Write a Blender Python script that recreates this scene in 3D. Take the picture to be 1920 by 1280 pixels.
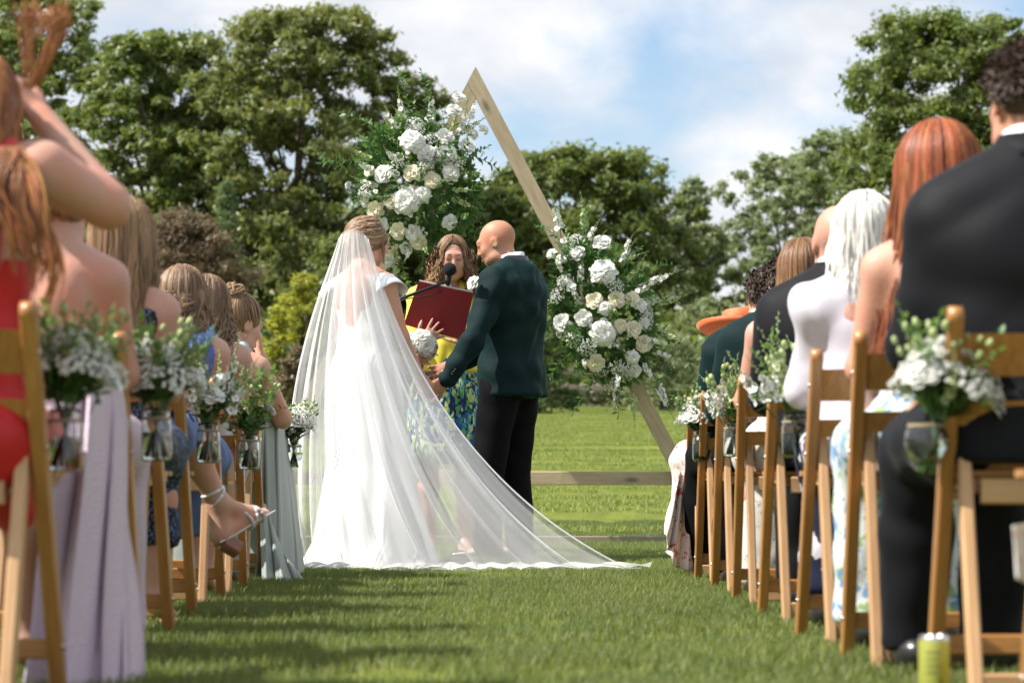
import bpy, bmesh, math, random
import numpy as np
from mathutils import Vector, Matrix

# ------------------------------------------------------------------ camera, sky, sun, exposure
for o in list(bpy.data.objects):
    bpy.data.objects.remove(o)
SC = bpy.context.scene
COL = SC.collection
F_PX, HOR, CAM_Z = 4500.0, 887.0, 0.45          # focal length in photo pixels, horizon row, eye height
PITCH = math.atan((HOR - 640) / F_PX)
cam_d = bpy.data.cameras.new('camera'); cam = bpy.data.objects.new('camera', cam_d); COL.objects.link(cam)
cam.location = (0, 0, CAM_Z); cam.rotation_euler = (math.pi / 2 + PITCH, 0, 0)
cam_d.sensor_width = 36.0; cam_d.lens = F_PX / 1920 * 36.0
cam_d.clip_start = 0.1; cam_d.clip_end = 3000
cam_d.dof.use_dof = True; cam_d.dof.focus_distance = 11.9; cam_d.dof.aperture_fstop = 4.5
SC.camera = cam

SUN_DIR = Vector((-0.64, -0.14, 0.80)).normalized()       # towards the sun: high, from the left
elev = math.asin(SUN_DIR.z); azim = math.atan2(SUN_DIR.x, SUN_DIR.y)
sun_d = bpy.data.lights.new('sun', 'SUN'); sun_d.energy = 4.6; sun_d.angle = math.radians(0.55); sun_d.color = (1.0, 0.955, 0.88)
sun = bpy.data.objects.new('sun', sun_d); COL.objects.link(sun)
sun.rotation_euler = SUN_DIR.to_track_quat('Z', 'Y').to_euler(); sun.location = (-20, 5, 25)

W = bpy.data.worlds.new('World'); SC.world = W; W.use_nodes = True
nt = W.node_tree; nt.nodes.clear()
def wn(t, **kw):
    n = nt.nodes.new(t)
    for k, v in kw.items(): setattr(n, k, v)
    return n
sky = wn('ShaderNodeTexSky', sky_type='NISHITA', sun_disc=False)
sky.sun_elevation = elev; sky.sun_rotation = azim; sky.air_density = 1.0; sky.dust_density = 1.4; sky.ozone_density = 1.6
bg1 = wn('ShaderNodeBackground'); bg1.inputs['Strength'].default_value = 0.105
nt.links.new(sky.outputs[0], bg1.inputs['Color'])
tc = wn('ShaderNodeTexCoord')
mp = wn('ShaderNodeMapping'); mp.inputs['Scale'].default_value = (1.0, 1.0, 1.7); mp.inputs['Location'].default_value = (0.35, 0.1, 0.28)
nt.links.new(tc.outputs['Generated'], mp.inputs['Vector'])
n1 = wn('ShaderNodeTexNoise'); n1.inputs['Scale'].default_value = 8.0; n1.inputs['Detail'].default_value = 9; n1.inputs['Roughness'].default_value = 0.52
n1.inputs['Distortion'].default_value = 0.25
nt.links.new(mp.outputs[0], n1.inputs['Vector'])
rmp = wn('ShaderNodeValToRGB'); rmp.color_ramp.elements[0].position = 0.35; rmp.color_ramp.elements[1].position = 0.52
nt.links.new(n1.outputs['Fac'], rmp.inputs['Fac'])
n2 = wn('ShaderNodeTexNoise'); n2.inputs['Scale'].default_value = 13.0; n2.inputs['Detail'].default_value = 7; n2.inputs['Roughness'].default_value = 0.5
nt.links.new(mp.outputs[0], n2.inputs['Vector'])
rm2 = wn('ShaderNodeValToRGB')
rm2.color_ramp.elements[0].position = 0.36; rm2.color_ramp.elements[0].color = (0.72, 0.76, 0.83, 1)
rm2.color_ramp.elements[1].position = 0.62; rm2.color_ramp.elements[1].color = (0.98, 0.98, 1.0, 1)
nt.links.new(n2.outputs['Fac'], rm2.inputs['Fac'])
bg2 = wn('ShaderNodeBackground'); bg2.inputs['Strength'].default_value = 0.60
nt.links.new(rm2.outputs[0], bg2.inputs['Color'])
mx = wn('ShaderNodeMixShader'); nt.links.new(rmp.outputs[0], mx.inputs[0])
nt.links.new(bg1.outputs[0], mx.inputs[1]); nt.links.new(bg2.outputs[0], mx.inputs[2])
wo = wn('ShaderNodeOutputWorld'); nt.links.new(mx.outputs[0], wo.inputs[0])

SC.view_settings.view_transform = 'Standard'; SC.view_settings.look = 'None'
SC.view_settings.exposure = 0.84; SC.view_settings.gamma = 1.0; SC.view_settings.use_curve_mapping = False
SC.render.engine = 'CYCLES'
SC.cycles.max_bounces = 8; SC.cycles.diffuse_bounces = 3; SC.cycles.glossy_bounces = 3; SC.cycles.transmission_bounces = 8
SC.cycles.transparent_max_bounces = 16; SC.cycles.use_denoising = True
SC.cycles.caustics_reflective = False; SC.cycles.caustics_refractive = False
SC.cycles.sample_clamp_indirect = 6.0

def at(px, py, Y):
    """world point that stands at depth Y on the sight line of photo pixel (px, py)"""
    c, s = math.cos(PITCH), math.sin(PITCH)
    x, u = (px - 960) / F_PX, (640 - py) / F_PX
    d = Vector((x, c - u * s, s + u * c))
    return Vector((0, 0, CAM_Z)) + d * (Y / d.y)

# ------------------------------------------------------------------ helpers
R = math.radians
rng = np.random.default_rng(7)
rnd = random.Random(11)

def tag(o, label=None, cat=None, group=None, kind=None):
    if label: o['label'] = label
    if cat: o['category'] = cat
    if group: o['group'] = group
    if kind: o['kind'] = kind
    return o
def empty(name, loc=(0, 0, 0), rz=0.0):
    o = bpy.data.objects.new(name, None); COL.objects.link(o)
    o.location = loc; o.rotation_euler = (0, 0, rz); o.empty_display_size = 0.1
    return o
def link(name, me, mats, parent=None, loc=None):
    if not isinstance(mats, (list, tuple)): mats = [mats]
    if len(me.materials) == 0:
        for m in mats: me.materials.append(m)
    o = bpy.data.objects.new(name, me); COL.objects.link(o)
    if parent: o.parent = parent
    if loc is not None: o.location = loc
    return o
def np_mesh(name, V, Q, smooth=True, midx=None):
    """mesh from vertex array and quad or triangle index array"""
    me = bpy.data.meshes.new(name)
    V = np.asarray(V, np.float32); Q = np.asarray(Q, np.int32); n = Q.shape[1]
    me.vertices.add(len(V)); me.vertices.foreach_set('co', V.ravel())
    me.loops.add(Q.size); me.loops.foreach_set('vertex_index', Q.ravel())
    me.polygons.add(len(Q)); me.polygons.foreach_set('loop_start', np.arange(0, Q.size, n, dtype=np.int32))
    me.polygons.foreach_set('loop_total', np.full(len(Q), n, np.int32))
    if smooth: me.polygons.foreach_set('use_smooth', np.ones(len(Q), bool))
    if midx is not None: me.polygons.foreach_set('material_index', np.asarray(midx, np.int32))
    me.update(calc_edges=True)
    return me
class MB:
    """collects boxes, bars, tubes, lathes and sheets into one mesh"""
    def __init__(s): s.v = []; s.f = []; s.m = []; s.sm = []
    def add(s, V, Fs, m=0, smooth=True):
        b = len(s.v); s.v.extend([tuple(p) for p in V])
        for f in Fs: s.f.append(tuple(i + b for i in f)); s.m.append(m); s.sm.append(smooth)
    def bar(s, a, b, w, d, side=(1, 0, 0), ch=0.003, m=0):
        """rectangular bar from a to b, w along `side`, d across, with chamfered long edges"""
        a, b = Vector(a), Vector(b); t = (b - a).normalized(); x = Vector(side); x = (x - t * x.dot(t)).normalized(); y = t.cross(x)
        w /= 2; d /= 2; c = min(ch, w * .5, d * .5)
        ring = [(w, d - c), (w - c, d), (-w + c, d), (-w, d - c), (-w, -d + c), (-w + c, -d), (w - c, -d), (w, -d + c)]
        V = [a + x * p + y * q for p, q in ring] + [b + x * p + y * q for p, q in ring]
        Fs = [(i, (i + 1) % 8, 8 + (i + 1) % 8, 8 + i) for i in range(8)] + [tuple(range(7, -1, -1)), tuple(range(8, 16))]
        s.add(V, Fs, m, False)
    def tube(s, pts, rad, n=6, m=0, caps=True):
        pts = [Vector(p) for p in pts]
        if not isinstance(rad, (list, tuple)): rad = [rad] * len(pts)
        V = []; up = Vector((0.13, 0.31, 0.94))
        for i, p in enumerate(pts):
            t = (pts[min(i + 1, len(pts) - 1)] - pts[max(i - 1, 0)])
            t = t.normalized() if t.length > 1e-9 else Vector((0, 0, 1))
            x = up - t * up.dot(t)
            if x.length < .05: x = Vector((1, 0, 0)) - t * t.x
            x.normalize(); y = t.cross(x); up = x
            for k in range(n):
                a = 2 * math.pi * k / n; V.append(p + (x * math.cos(a) + y * math.sin(a)) * rad[i])
        Fs = [(i * n + k, i * n + (k + 1) % n, (i + 1) * n + (k + 1) % n, (i + 1) * n + k) for i in range(len(pts) - 1) for k in range(n)]
        if caps: Fs += [tuple(range(n - 1, -1, -1)), tuple(range((len(pts) - 1) * n, len(pts) * n))]
        s.add(V, Fs, m)
    def lathe(s, prof, n=24, c=(0, 0, 0), m=0):
        c = Vector(c); V = []
        for r, z in prof:
            for k in range(n):
                a = 2 * math.pi * k / n; V.append(c + Vector((r * math.cos(a), r * math.sin(a), z)))
        Fs = [(i * n + k, i * n + (k + 1) % n, (i + 1) * n + (k + 1) % n, (i + 1) * n + k) for i in range(len(prof) - 1) for k in range(n)]
        s.add(V, Fs, m)
    def ball(s, c, r, nu=8, nv=5, m=0, sc=(1, 1, 1)):
        c = Vector(c); V = [c + Vector((0, 0, r * sc[2]))]
        for j in range(1, nv):
            t = math.pi * j / nv
            for k in range(nu):
                a = 2 * math.pi * k / nu; V.append(c + Vector((r * math.sin(t) * math.cos(a) * sc[0], r * math.sin(t) * math.sin(a) * sc[1], r * math.cos(t) * sc[2])))
        V.append(c - Vector((0, 0, r * sc[2])))
        Fs = [(0, 1 + k, 1 + (k + 1) % nu) for k in range(nu)]
        for j in range(nv - 2):
            b = 1 + j * nu
            Fs += [(b + k, b + nu + k, b + nu + (k + 1) % nu, b + (k + 1) % nu) for k in range(nu)]
        b = 1 + (nv - 2) * nu; l = len(V) - 1
        Fs += [(b + (k + 1) % nu, b + k, l) for k in range(nu)]
        s.add(V, Fs, m)
    def grid(s, P, m=0, closed_u=False):
        """P: rows of points; each row the same length"""
        nr, nc = len(P), len(P[0]); V = [p for row in P for p in row]
        Fs = [(i * nc + k, i * nc + (k + 1) % nc, (i + 1) * nc + (k + 1) % nc, (i + 1) * nc + k) for i in range(nr - 1) for k in range(nc if closed_u else nc - 1)]
        s.add(V, Fs, m)
    def mesh(s, name):
        me = bpy.data.meshes.new(name); me.from_pydata(s.v, [], s.f)
        me.polygons.foreach_set('use_smooth', s.sm); me.polygons.foreach_set('material_index', s.m); me.update()
        return me
    def build(s, name, mats, parent=None, loc=None): return link(name, s.mesh(name), mats, parent, loc)

# ------------------------------------------------------------------ materials
MATS = {}
def mat(name, col, rough=0.6, var=None, nscale=8.0, bump=0.0, bscale=60.0, spec=0.5, sheen=0.0, sheen_tint=None, sss=0.0, transl=0.0,
        island=0.0, metal=0.0, stretch=(1, 1, 1), objrand=0.0, transl_col=None, coat=0.0, bdetail=4.0, hue=0.0, patch=None):
    """procedural principled material: base colour, optional second colour by noise, per-island and per-object variation, bump, translucency"""
    m = bpy.data.materials.new(name); m.use_nodes = True; t = m.node_tree; N = t.nodes; L = t.links
    b = N['Principled BSDF']; out = N['Material Output']
    b.inputs['Roughness'].default_value = rough; b.inputs['Specular IOR Level'].default_value = spec; b.inputs['Metallic'].default_value = metal
    b.inputs['Coat Weight'].default_value = coat
    tcn = N.new('ShaderNodeTexCoord'); mpn = N.new('ShaderNodeMapping'); mpn.inputs['Scale'].default_value = stretch
    L.new(tcn.outputs['Object'], mpn.inputs['Vector'])
    rgb = N.new('ShaderNodeRGB'); rgb.outputs[0].default_value = (*col, 1); cur = rgb.outputs[0]
    if var is not None:
        nz = N.new('ShaderNodeTexNoise'); nz.inputs['Scale'].default_value = nscale; nz.inputs['Detail'].default_value = 5
        L.new(mpn.outputs[0], nz.inputs['Vector'])
        cr = N.new('ShaderNodeValToRGB'); cr.color_ramp.elements[0].position = .35; cr.color_ramp.elements[1].position = .65
        cr.color_ramp.elements[0].color = (*col, 1); cr.color_ramp.elements[1].color = (*var, 1)
        L.new(nz.outputs['Fac'], cr.inputs['Fac']); cur = cr.outputs[0]
    if island or objrand or hue:
        hs = N.new('ShaderNodeHueSaturation'); L.new(cur, hs.inputs['Color'])
        src = None
        if island: g = N.new('ShaderNodeNewGeometry'); src = g.outputs['Random Per Island']
        else: g = N.new('ShaderNodeObjectInfo'); src = g.outputs['Random']
        mr = N.new('ShaderNodeMapRange'); a = island or objrand
        mr.inputs['To Min'].default_value = 1 - a; mr.inputs['To Max'].default_value = 1 + a
        L.new(src, mr.inputs['Value']); L.new(mr.outputs[0], hs.inputs['Value'])
        if hue:
            wn_ = N.new('ShaderNodeMath'); wn_.operation = 'MULTIPLY'; wn_.inputs[1].default_value = 7.31; L.new(src, wn_.inputs[0])
            fr = N.new('ShaderNodeMath'); fr.operation = 'FRACT'; L.new(wn_.outputs[0], fr.inputs[0])
            mh = N.new('ShaderNodeMapRange'); mh.inputs['To Min'].default_value = .5 - hue; mh.inputs['To Max'].default_value = .5 + hue
            L.new(fr.outputs[0], mh.inputs['Value']); L.new(mh.outputs[0], hs.inputs['Hue'])
        cur = hs.outputs[0]
    if patch is not None:          # broad colour patches by place in the world
        g2 = N.new('ShaderNodeNewGeometry'); pn = N.new('ShaderNodeTexNoise'); pn.inputs['Scale'].default_value = 1.7; pn.inputs['Detail'].default_value = 6; pn.inputs['Roughness'].default_value = .65; L.new(g2.outputs['Position'], pn.inputs['Vector'])
        pr = N.new('ShaderNodeMapRange'); pr.inputs['From Min'].default_value = .42; pr.inputs['From Max'].default_value = .68; L.new(pn.outputs['Fac'], pr.inputs['Value'])
        pm = N.new('ShaderNodeMixRGB'); L.new(pr.outputs[0], pm.inputs[0]); L.new(cur, pm.inputs[1]); pm.inputs[2].default_value = (*patch, 1); cur = pm.outputs[0]
    L.new(cur, b.inputs['Base Color'])
    if sheen:
        b.inputs['Sheen Weight'].default_value = sheen; b.inputs['Sheen Roughness'].default_value = .35
        b.inputs['Sheen Tint'].default_value = (*(sheen_tint or (1, 1, 1)), 1)
    if sss:
        b.inputs['Subsurface Weight'].default_value = sss; b.inputs['Subsurface Radius'].default_value = (.012, .005, .003); b.inputs['Subsurface Scale'].default_value = 1.0
    if bump:
        nb = N.new('ShaderNodeTexNoise'); nb.inputs['Scale'].default_value = bscale; nb.inputs['Detail'].default_value = bdetail
        L.new(mpn.outputs[0], nb.inputs['Vector'])
        bp = N.new('ShaderNodeBump'); bp.inputs['Strength'].default_value = bump; bp.inputs['Distance'].default_value = .02
        L.new(nb.outputs['Fac'], bp.inputs['Height']); L.new(bp.outputs[0], b.inputs['Normal'])
    if transl:
        tr = N.new('ShaderNodeBsdfTranslucent'); ms = N.new('ShaderNodeMixShader'); ms.inputs[0].default_value = transl
        if transl_col: tr.inputs['Color'].default_value = (*transl_col, 1)
        else: L.new(cur, tr.inputs['Color'])
        L.new(b.outputs[0], ms.inputs[1]); L.new(tr.outputs[0], ms.inputs[2]); L.new(ms.outputs[0], out.inputs['Surface'])
    MATS[name] = m
    return m
def glass_mat(name, col, ior=1.45, rough=0.0):
    m = bpy.data.materials.new(name); m.use_nodes = True; b = m.node_tree.nodes['Principled BSDF']
    b.inputs['Base Color'].default_value = (*col, 1); b.inputs['Transmission Weight'].default_value = 1.0
    b.inputs['IOR'].default_value = ior; b.inputs['Roughness'].default_value = rough
    return m
def print_mat(name, ground, blobs, scale=14.0, rough=.7, thr=.33, stretch=(1, 1, 1), petal=0.0, leafscale=1.0):
    """printed cloth: ground colour with layers of voronoi shapes in the given colours"""
    m = bpy.data.materials.new(name); m.use_nodes = True; t = m.node_tree; N = t.nodes; L = t.links
    b = N['Principled BSDF']; b.inputs['Roughness'].default_value = rough; b.inputs['Specular IOR Level'].default_value = .25
    tcn = N.new('ShaderNodeTexCoord'); rgb = N.new('ShaderNodeRGB'); rgb.outputs[0].default_value = (*ground, 1); cur = rgb.outputs[0]
    for i, c in enumerate(blobs):
        mp_ = N.new('ShaderNodeMapping'); mp_.inputs['Location'].default_value = (3.1 * i, 1.7 * i, 5.3 * i)
        mp_.inputs['Scale'].default_value = stretch; mp_.inputs['Rotation'].default_value = (.5 * i, .9 * i, .7 * i)
        L.new(tcn.outputs['Object'], mp_.inputs['Vector'])
        nz = N.new('ShaderNodeTexNoise'); nz.inputs['Scale'].default_value = scale * 1.6; L.new(mp_.outputs[0], nz.inputs['Vector'])
        ad = N.new('ShaderNodeMixRGB'); ad.blend_type = 'ADD'; ad.inputs[0].default_value = .12; L.new(mp_.outputs[0], ad.inputs[1]); L.new(nz.outputs['Color'], ad.inputs[2])
        vo = N.new('ShaderNodeTexVoronoi'); vo.inputs['Scale'].default_value = scale * (1 + .35 * i); L.new(ad.outputs[0], vo.inputs['Vector'])
        cr = N.new('ShaderNodeMath'); cr.operation = 'LESS_THAN'; cr.inputs[1].default_value = thr; L.new(vo.outputs['Distance'], cr.inputs[0])
        mxn = N.new('ShaderNodeMixRGB'); L.new(cr.outputs[0], mxn.inputs[0]); L.new(cur, mxn.inputs[1]); mxn.inputs[2].default_value = (*c, 1); cur = mxn.outputs[0]
    L.new(cur, b.inputs['Base Color'])
    return m
def wood_mat(name, c1, c2, rough=.45, knots=False, scale=1.0, coat=0.0):
    m = bpy.data.materials.new(name); m.use_nodes = True; t = m.node_tree; N = t.nodes; L = t.links
    b = N['Principled BSDF']; b.inputs['Roughness'].default_value = rough; b.inputs['Coat Weight'].default_value = coat; b.inputs['Coat Roughness'].default_value = .25
    tcn = N.new('ShaderNodeTexCoord'); oi = N.new('ShaderNodeObjectInfo')
    ad = N.new('ShaderNodeVectorMath'); ad.operation = 'ADD'; L.new(tcn.outputs['Object'], ad.inputs[0]); L.new(oi.outputs['Random'], ad.inputs[1])
    mp_ = N.new('ShaderNodeMapping'); mp_.inputs['Scale'].default_value = (26 * scale, 26 * scale, 3.2 * scale); L.new(ad.outputs[0], mp_.inputs['Vector'])
    nz = N.new('ShaderNodeTexNoise'); nz.inputs['Scale'].default_value = 2.2; nz.inputs['Detail'].default_value = 6; nz.inputs['Distortion'].default_value = .6; L.new(mp_.outputs[0], nz.inputs['Vector'])
    cr = N.new('ShaderNodeValToRGB'); cr.color_ramp.elements[0].position = .3; cr.color_ramp.elements[1].position = .7
    cr.color_ramp.elements[0].color = (*c1, 1); cr.color_ramp.elements[1].color = (*c2, 1); L.new(nz.outputs['Fac'], cr.inputs['Fac'])
    cur = cr.outputs[0]
    if knots:
        mk = N.new('ShaderNodeMapping'); mk.inputs['Scale'].default_value = (7, 7, 2.6); L.new(ad.outputs[0], mk.inputs['Vector'])
        vo = N.new('ShaderNodeTexVoronoi'); vo.inputs['Scale'].default_value = 1.0; L.new(mk.outputs[0], vo.inputs['Vector'])
        rr = N.new('ShaderNodeValToRGB'); rr.color_ramp.elements[0].position = .06; rr.color_ramp.elements[1].position = .17
        rr.color_ramp.elements[0].color = (.30, .30, .30, 1); rr.color_ramp.elements[1].color = (1, 1, 1, 1); L.new(vo.outputs['Distance'], rr.inputs['Fac'])
        mm = N.new('ShaderNodeMixRGB'); mm.blend_type = 'MULTIPLY'; mm.inputs[0].default_value = .8; L.new(cur, mm.inputs[1]); L.new(rr.outputs[0], mm.inputs[2]); cur = mm.outputs[0]
    hs = N.new('ShaderNodeHueSaturation'); mr = N.new('ShaderNodeMapRange'); mr.inputs['To Min'].default_value = .85; mr.inputs['To Max'].default_value = 1.08
    L.new(oi.outputs['Random'], mr.inputs['Value']); L.new(mr.outputs[0], hs.inputs['Value']); L.new(cur, hs.inputs['Color'])
    L.new(hs.outputs[0], b.inputs['Base Color'])
    bp = N.new('ShaderNodeBump'); bp.inputs['Strength'].default_value = .15; bp.inputs['Distance'].default_value = .004; L.new(nz.outputs['Fac'], bp.inputs['Height']); L.new(bp.outputs[0], b.inputs['Normal'])
    return m

# ------------------------------------------------------------------ smooth implicit surfaces for bodies and clothes
def V3(*a): return np.array(a, np.float64)
def rot_axis(v, ax, ang):
    ax = ax / np.linalg.norm(ax)
    return v * math.cos(ang) + np.cross(ax, v) * math.sin(ang) + ax * np.dot(ax, v) * (1 - math.cos(ang))
class SDF:
    def __init__(s): s.p = []
    def cap(s, a, b, ra, rb=None, k=.03, flat=None, op='u'):
        """tapered capsule; flat = (normal, factor) squeezes it along a direction"""
        s.p.append(('c', np.array(a, float), np.array(b, float), ra, ra if rb is None else rb, k, flat, op)); return s
    def ell(s, c, r, k=.03, M=None, op='u'):
        s.p.append(('e', np.array(c, float), np.array(r, float), M, k, op)); return s
    def plane(s, p, n, k=.0):
        """cut away the half space on the side n points to"""
        n = np.array(n, float); s.p.append(('p', np.array(p, float), n / np.linalg.norm(n), k)); return s
    def chain(s, pts, rads, k=.03, flat=None):
        for i in range(len(pts) - 1): s.cap(pts[i], pts[i + 1], rads[i], rads[i + 1], k, flat)
        return s
    def mesh(s, name, h=.01, wrinkle=0.0, wscale=1.0, seed=0):
        lo = np.full(3, 1e9); hi = -lo
        for q in s.p:
            if q[0] == 'c' and q[7] == 'u':
                r = max(q[3], q[4]); lo = np.minimum(lo, np.minimum(q[1], q[2]) - r); hi = np.maximum(hi, np.maximum(q[1], q[2]) + r)
            elif q[0] == 'e' and q[5] == 'u':
                r = q[2].max(); lo = np.minimum(lo, q[1] - r); hi = np.maximum(hi, q[1] + r)
        lo -= 4 * h; hi += 4 * h; n = np.ceil((hi - lo) / h).astype(int) + 1
        Fd = np.full(n, .3, np.float32); ax = [(lo[i] + h * np.arange(n[i])).astype(np.float32) for i in range(3)]
        for q in s.p:
            if q[0] == 'p':
                d = (ax[0][:, None, None] - q[1][0]) * q[2][0] + (ax[1][None, :, None] - q[1][1]) * q[2][1] + (ax[2][None, None, :] - q[1][2]) * q[2][2]
                Fd = np.maximum(Fd, d.astype(np.float32)); continue
            if q[0] == 'c':
                a, b, ra, rb, k, flat, op = q[1:]; r = max(ra, rb); l0 = np.minimum(a, b) - r; h0 = np.maximum(a, b) + r
            else:
                c, rr, M, k, op = q[1:]; r = rr.max(); l0 = c - r; h0 = c + r
            pad = k + 4 * h
            i0 = np.maximum(np.floor((l0 - pad - lo) / h).astype(int), 0); i1 = np.minimum(np.ceil((h0 + pad - lo) / h).astype(int) + 1, n)
            if (i1 <= i0).any(): continue
            sl = tuple(slice(i0[j], i1[j]) for j in range(3))
            X = ax[0][sl[0]][:, None, None]; Y = ax[1][sl[1]][None, :, None]; Z = ax[2][sl[2]][None, None, :]
            if q[0] == 'c':
                px, py, pz = X - np.float32(a[0]), Y - np.float32(a[1]), Z - np.float32(a[2]); bb = b - a; g = 1.0
                if flat is not None:
                    nn = np.array(flat[0], float); nn /= np.linalg.norm(nn); g = 1 / flat[1] - 1
                    dt = (px * nn[0] + py * nn[1] + pz * nn[2]) * g
                    px, py, pz = px + dt * nn[0], py + dt * nn[1], pz + dt * nn[2]; bb = bb + nn * np.dot(bb, nn) * g
                L2 = float(bb @ bb) + 1e-12
                t = np.clip((px * bb[0] + py * bb[1] + pz * bb[2]) / L2, 0, 1)
                d = np.sqrt((px - t * bb[0]) ** 2 + (py - t * bb[1]) ** 2 + (pz - t * bb[2]) ** 2) - (ra + (rb - ra) * t)
                if flat is not None: d = d * (flat[1] ** .5)
            else:
                px, py, pz = X - np.float32(c[0]), Y - np.float32(c[1]), Z - np.float32(c[2])
                if M is not None:
                    A = np.asarray(M).T
                    px, py, pz = (A[0, 0] * px + A[0, 1] * py + A[0, 2] * pz, A[1, 0] * px + A[1, 1] * py + A[1, 2] * pz, A[2, 0] * px + A[2, 1] * py + A[2, 2] * pz)
                k0 = np.sqrt((px / rr[0]) ** 2 + (py / rr[1]) ** 2 + (pz / rr[2]) ** 2)
                k1 = np.sqrt((px / rr[0] ** 2) ** 2 + (py / rr[1] ** 2) ** 2 + (pz / rr[2] ** 2) ** 2) + 1e-6
                d = k0 * (k0 - 1) / k1
            cur = Fd[sl]; d = d.astype(np.float32)
            if op == 'u':
                hh = np.maximum(k - np.abs(cur - d), 0) / max(k, 1e-6); Fd[sl] = np.minimum(cur, d) - hh * hh * k * .25
            else:
                hh = np.maximum(k - np.abs(cur + d), 0) / max(k, 1e-6); Fd[sl] = np.maximum(cur, -d) + hh * hh * k * .25
        V, Q = surfnet(Fd, lo, h)
        if wrinkle:
            r_ = np.random.default_rng(seed); N = grad_normals(V, Q); D = np.zeros(len(V))
            for i in range(7):
                w = r_.normal(size=3) * np.array([1, 1, 1.5]); w *= r_.uniform(16, 55) * wscale / np.linalg.norm(w)
                warp = np.sin(V @ (r_.normal(size=3) * 9) + r_.uniform(0, 6)) * 1.3
                D += np.abs(np.sin(V @ w * .5 + warp + r_.uniform(0, 6))) ** 1.5 - .5
            V = V + N * (D * wrinkle / 1.3)[:, None]
        return np_mesh(name, V, Q)
def surfnet(Fd, lo, h):
    s = Fd < 0; nx, ny, nz = Fd.shape
    cnt = np.zeros((nx - 1, ny - 1, nz - 1), np.int8)
    for dx in (0, 1):
        for dy in (0, 1):
            for dz in (0, 1): cnt += s[dx:nx - 1 + dx, dy:ny - 1 + dy, dz:nz - 1 + dz]
    I = np.argwhere((cnt > 0) & (cnt < 8)); idx = np.full(cnt.shape, -1, np.int32); idx[tuple(I.T)] = np.arange(len(I))
    acc = np.zeros((len(I), 3)); num = np.zeros(len(I))
    cor = [(0, 0, 0), (1, 0, 0), (0, 1, 0), (1, 1, 0), (0, 0, 1), (1, 0, 1), (0, 1, 1), (1, 1, 1)]
    val = [Fd[I[:, 0] + c[0], I[:, 1] + c[1], I[:, 2] + c[2]] for c in cor]
    for a, b in [(0, 1), (2, 3), (4, 5), (6, 7), (0, 2), (1, 3), (4, 6), (5, 7), (0, 4), (1, 5), (2, 6), (3, 7)]:
        m = (val[a] < 0) != (val[b] < 0); t = np.where(m, val[a] / np.where(m, val[a] - val[b], 1), 0)
        P = np.array(cor[a]) + t[:, None] * (np.array(cor[b]) - np.array(cor[a])); acc += np.where(m[:, None], P, 0); num += m
    V = lo + h * (I + acc / num[:, None]); Qs = []
    for axis in range(3):
        u, v = (axis + 1) % 3, (axis + 2) % 3
        sa = [slice(None)] * 3; sb = [slice(None)] * 3; sa[axis] = slice(0, -1); sb[axis] = slice(1, None)
        E = np.argwhere(s[tuple(sa)] != s[tuple(sb)]); E = E[(E[:, u] > 0) & (E[:, v] > 0) & (E[:, u] < Fd.shape[u] - 1) & (E[:, v] < Fd.shape[v] - 1)]
        fl = s[tuple(sa)][tuple(E.T)]
        def cell(du, dv):
            C = E.copy(); C[:, u] -= du; C[:, v] -= dv; return idx[tuple(C.T)]
        q = np.stack([cell(1, 1), cell(0, 1), cell(0, 0), cell(1, 0)], 1); q[~fl] = q[~fl][:, ::-1]; Qs.append(q)
    Q = np.concatenate(Qs); return V, Q[(Q >= 0).all(1)]
def grad_normals(V, Q):
    n = np.cross(V[Q[:, 2]] - V[Q[:, 0]], V[Q[:, 3]] - V[Q[:, 1]]); N = np.zeros_like(V)
    for j in range(4): np.add.at(N, Q[:, j], n)
    return N / (np.linalg.norm(N, axis=1)[:, None] + 1e-12)

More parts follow.
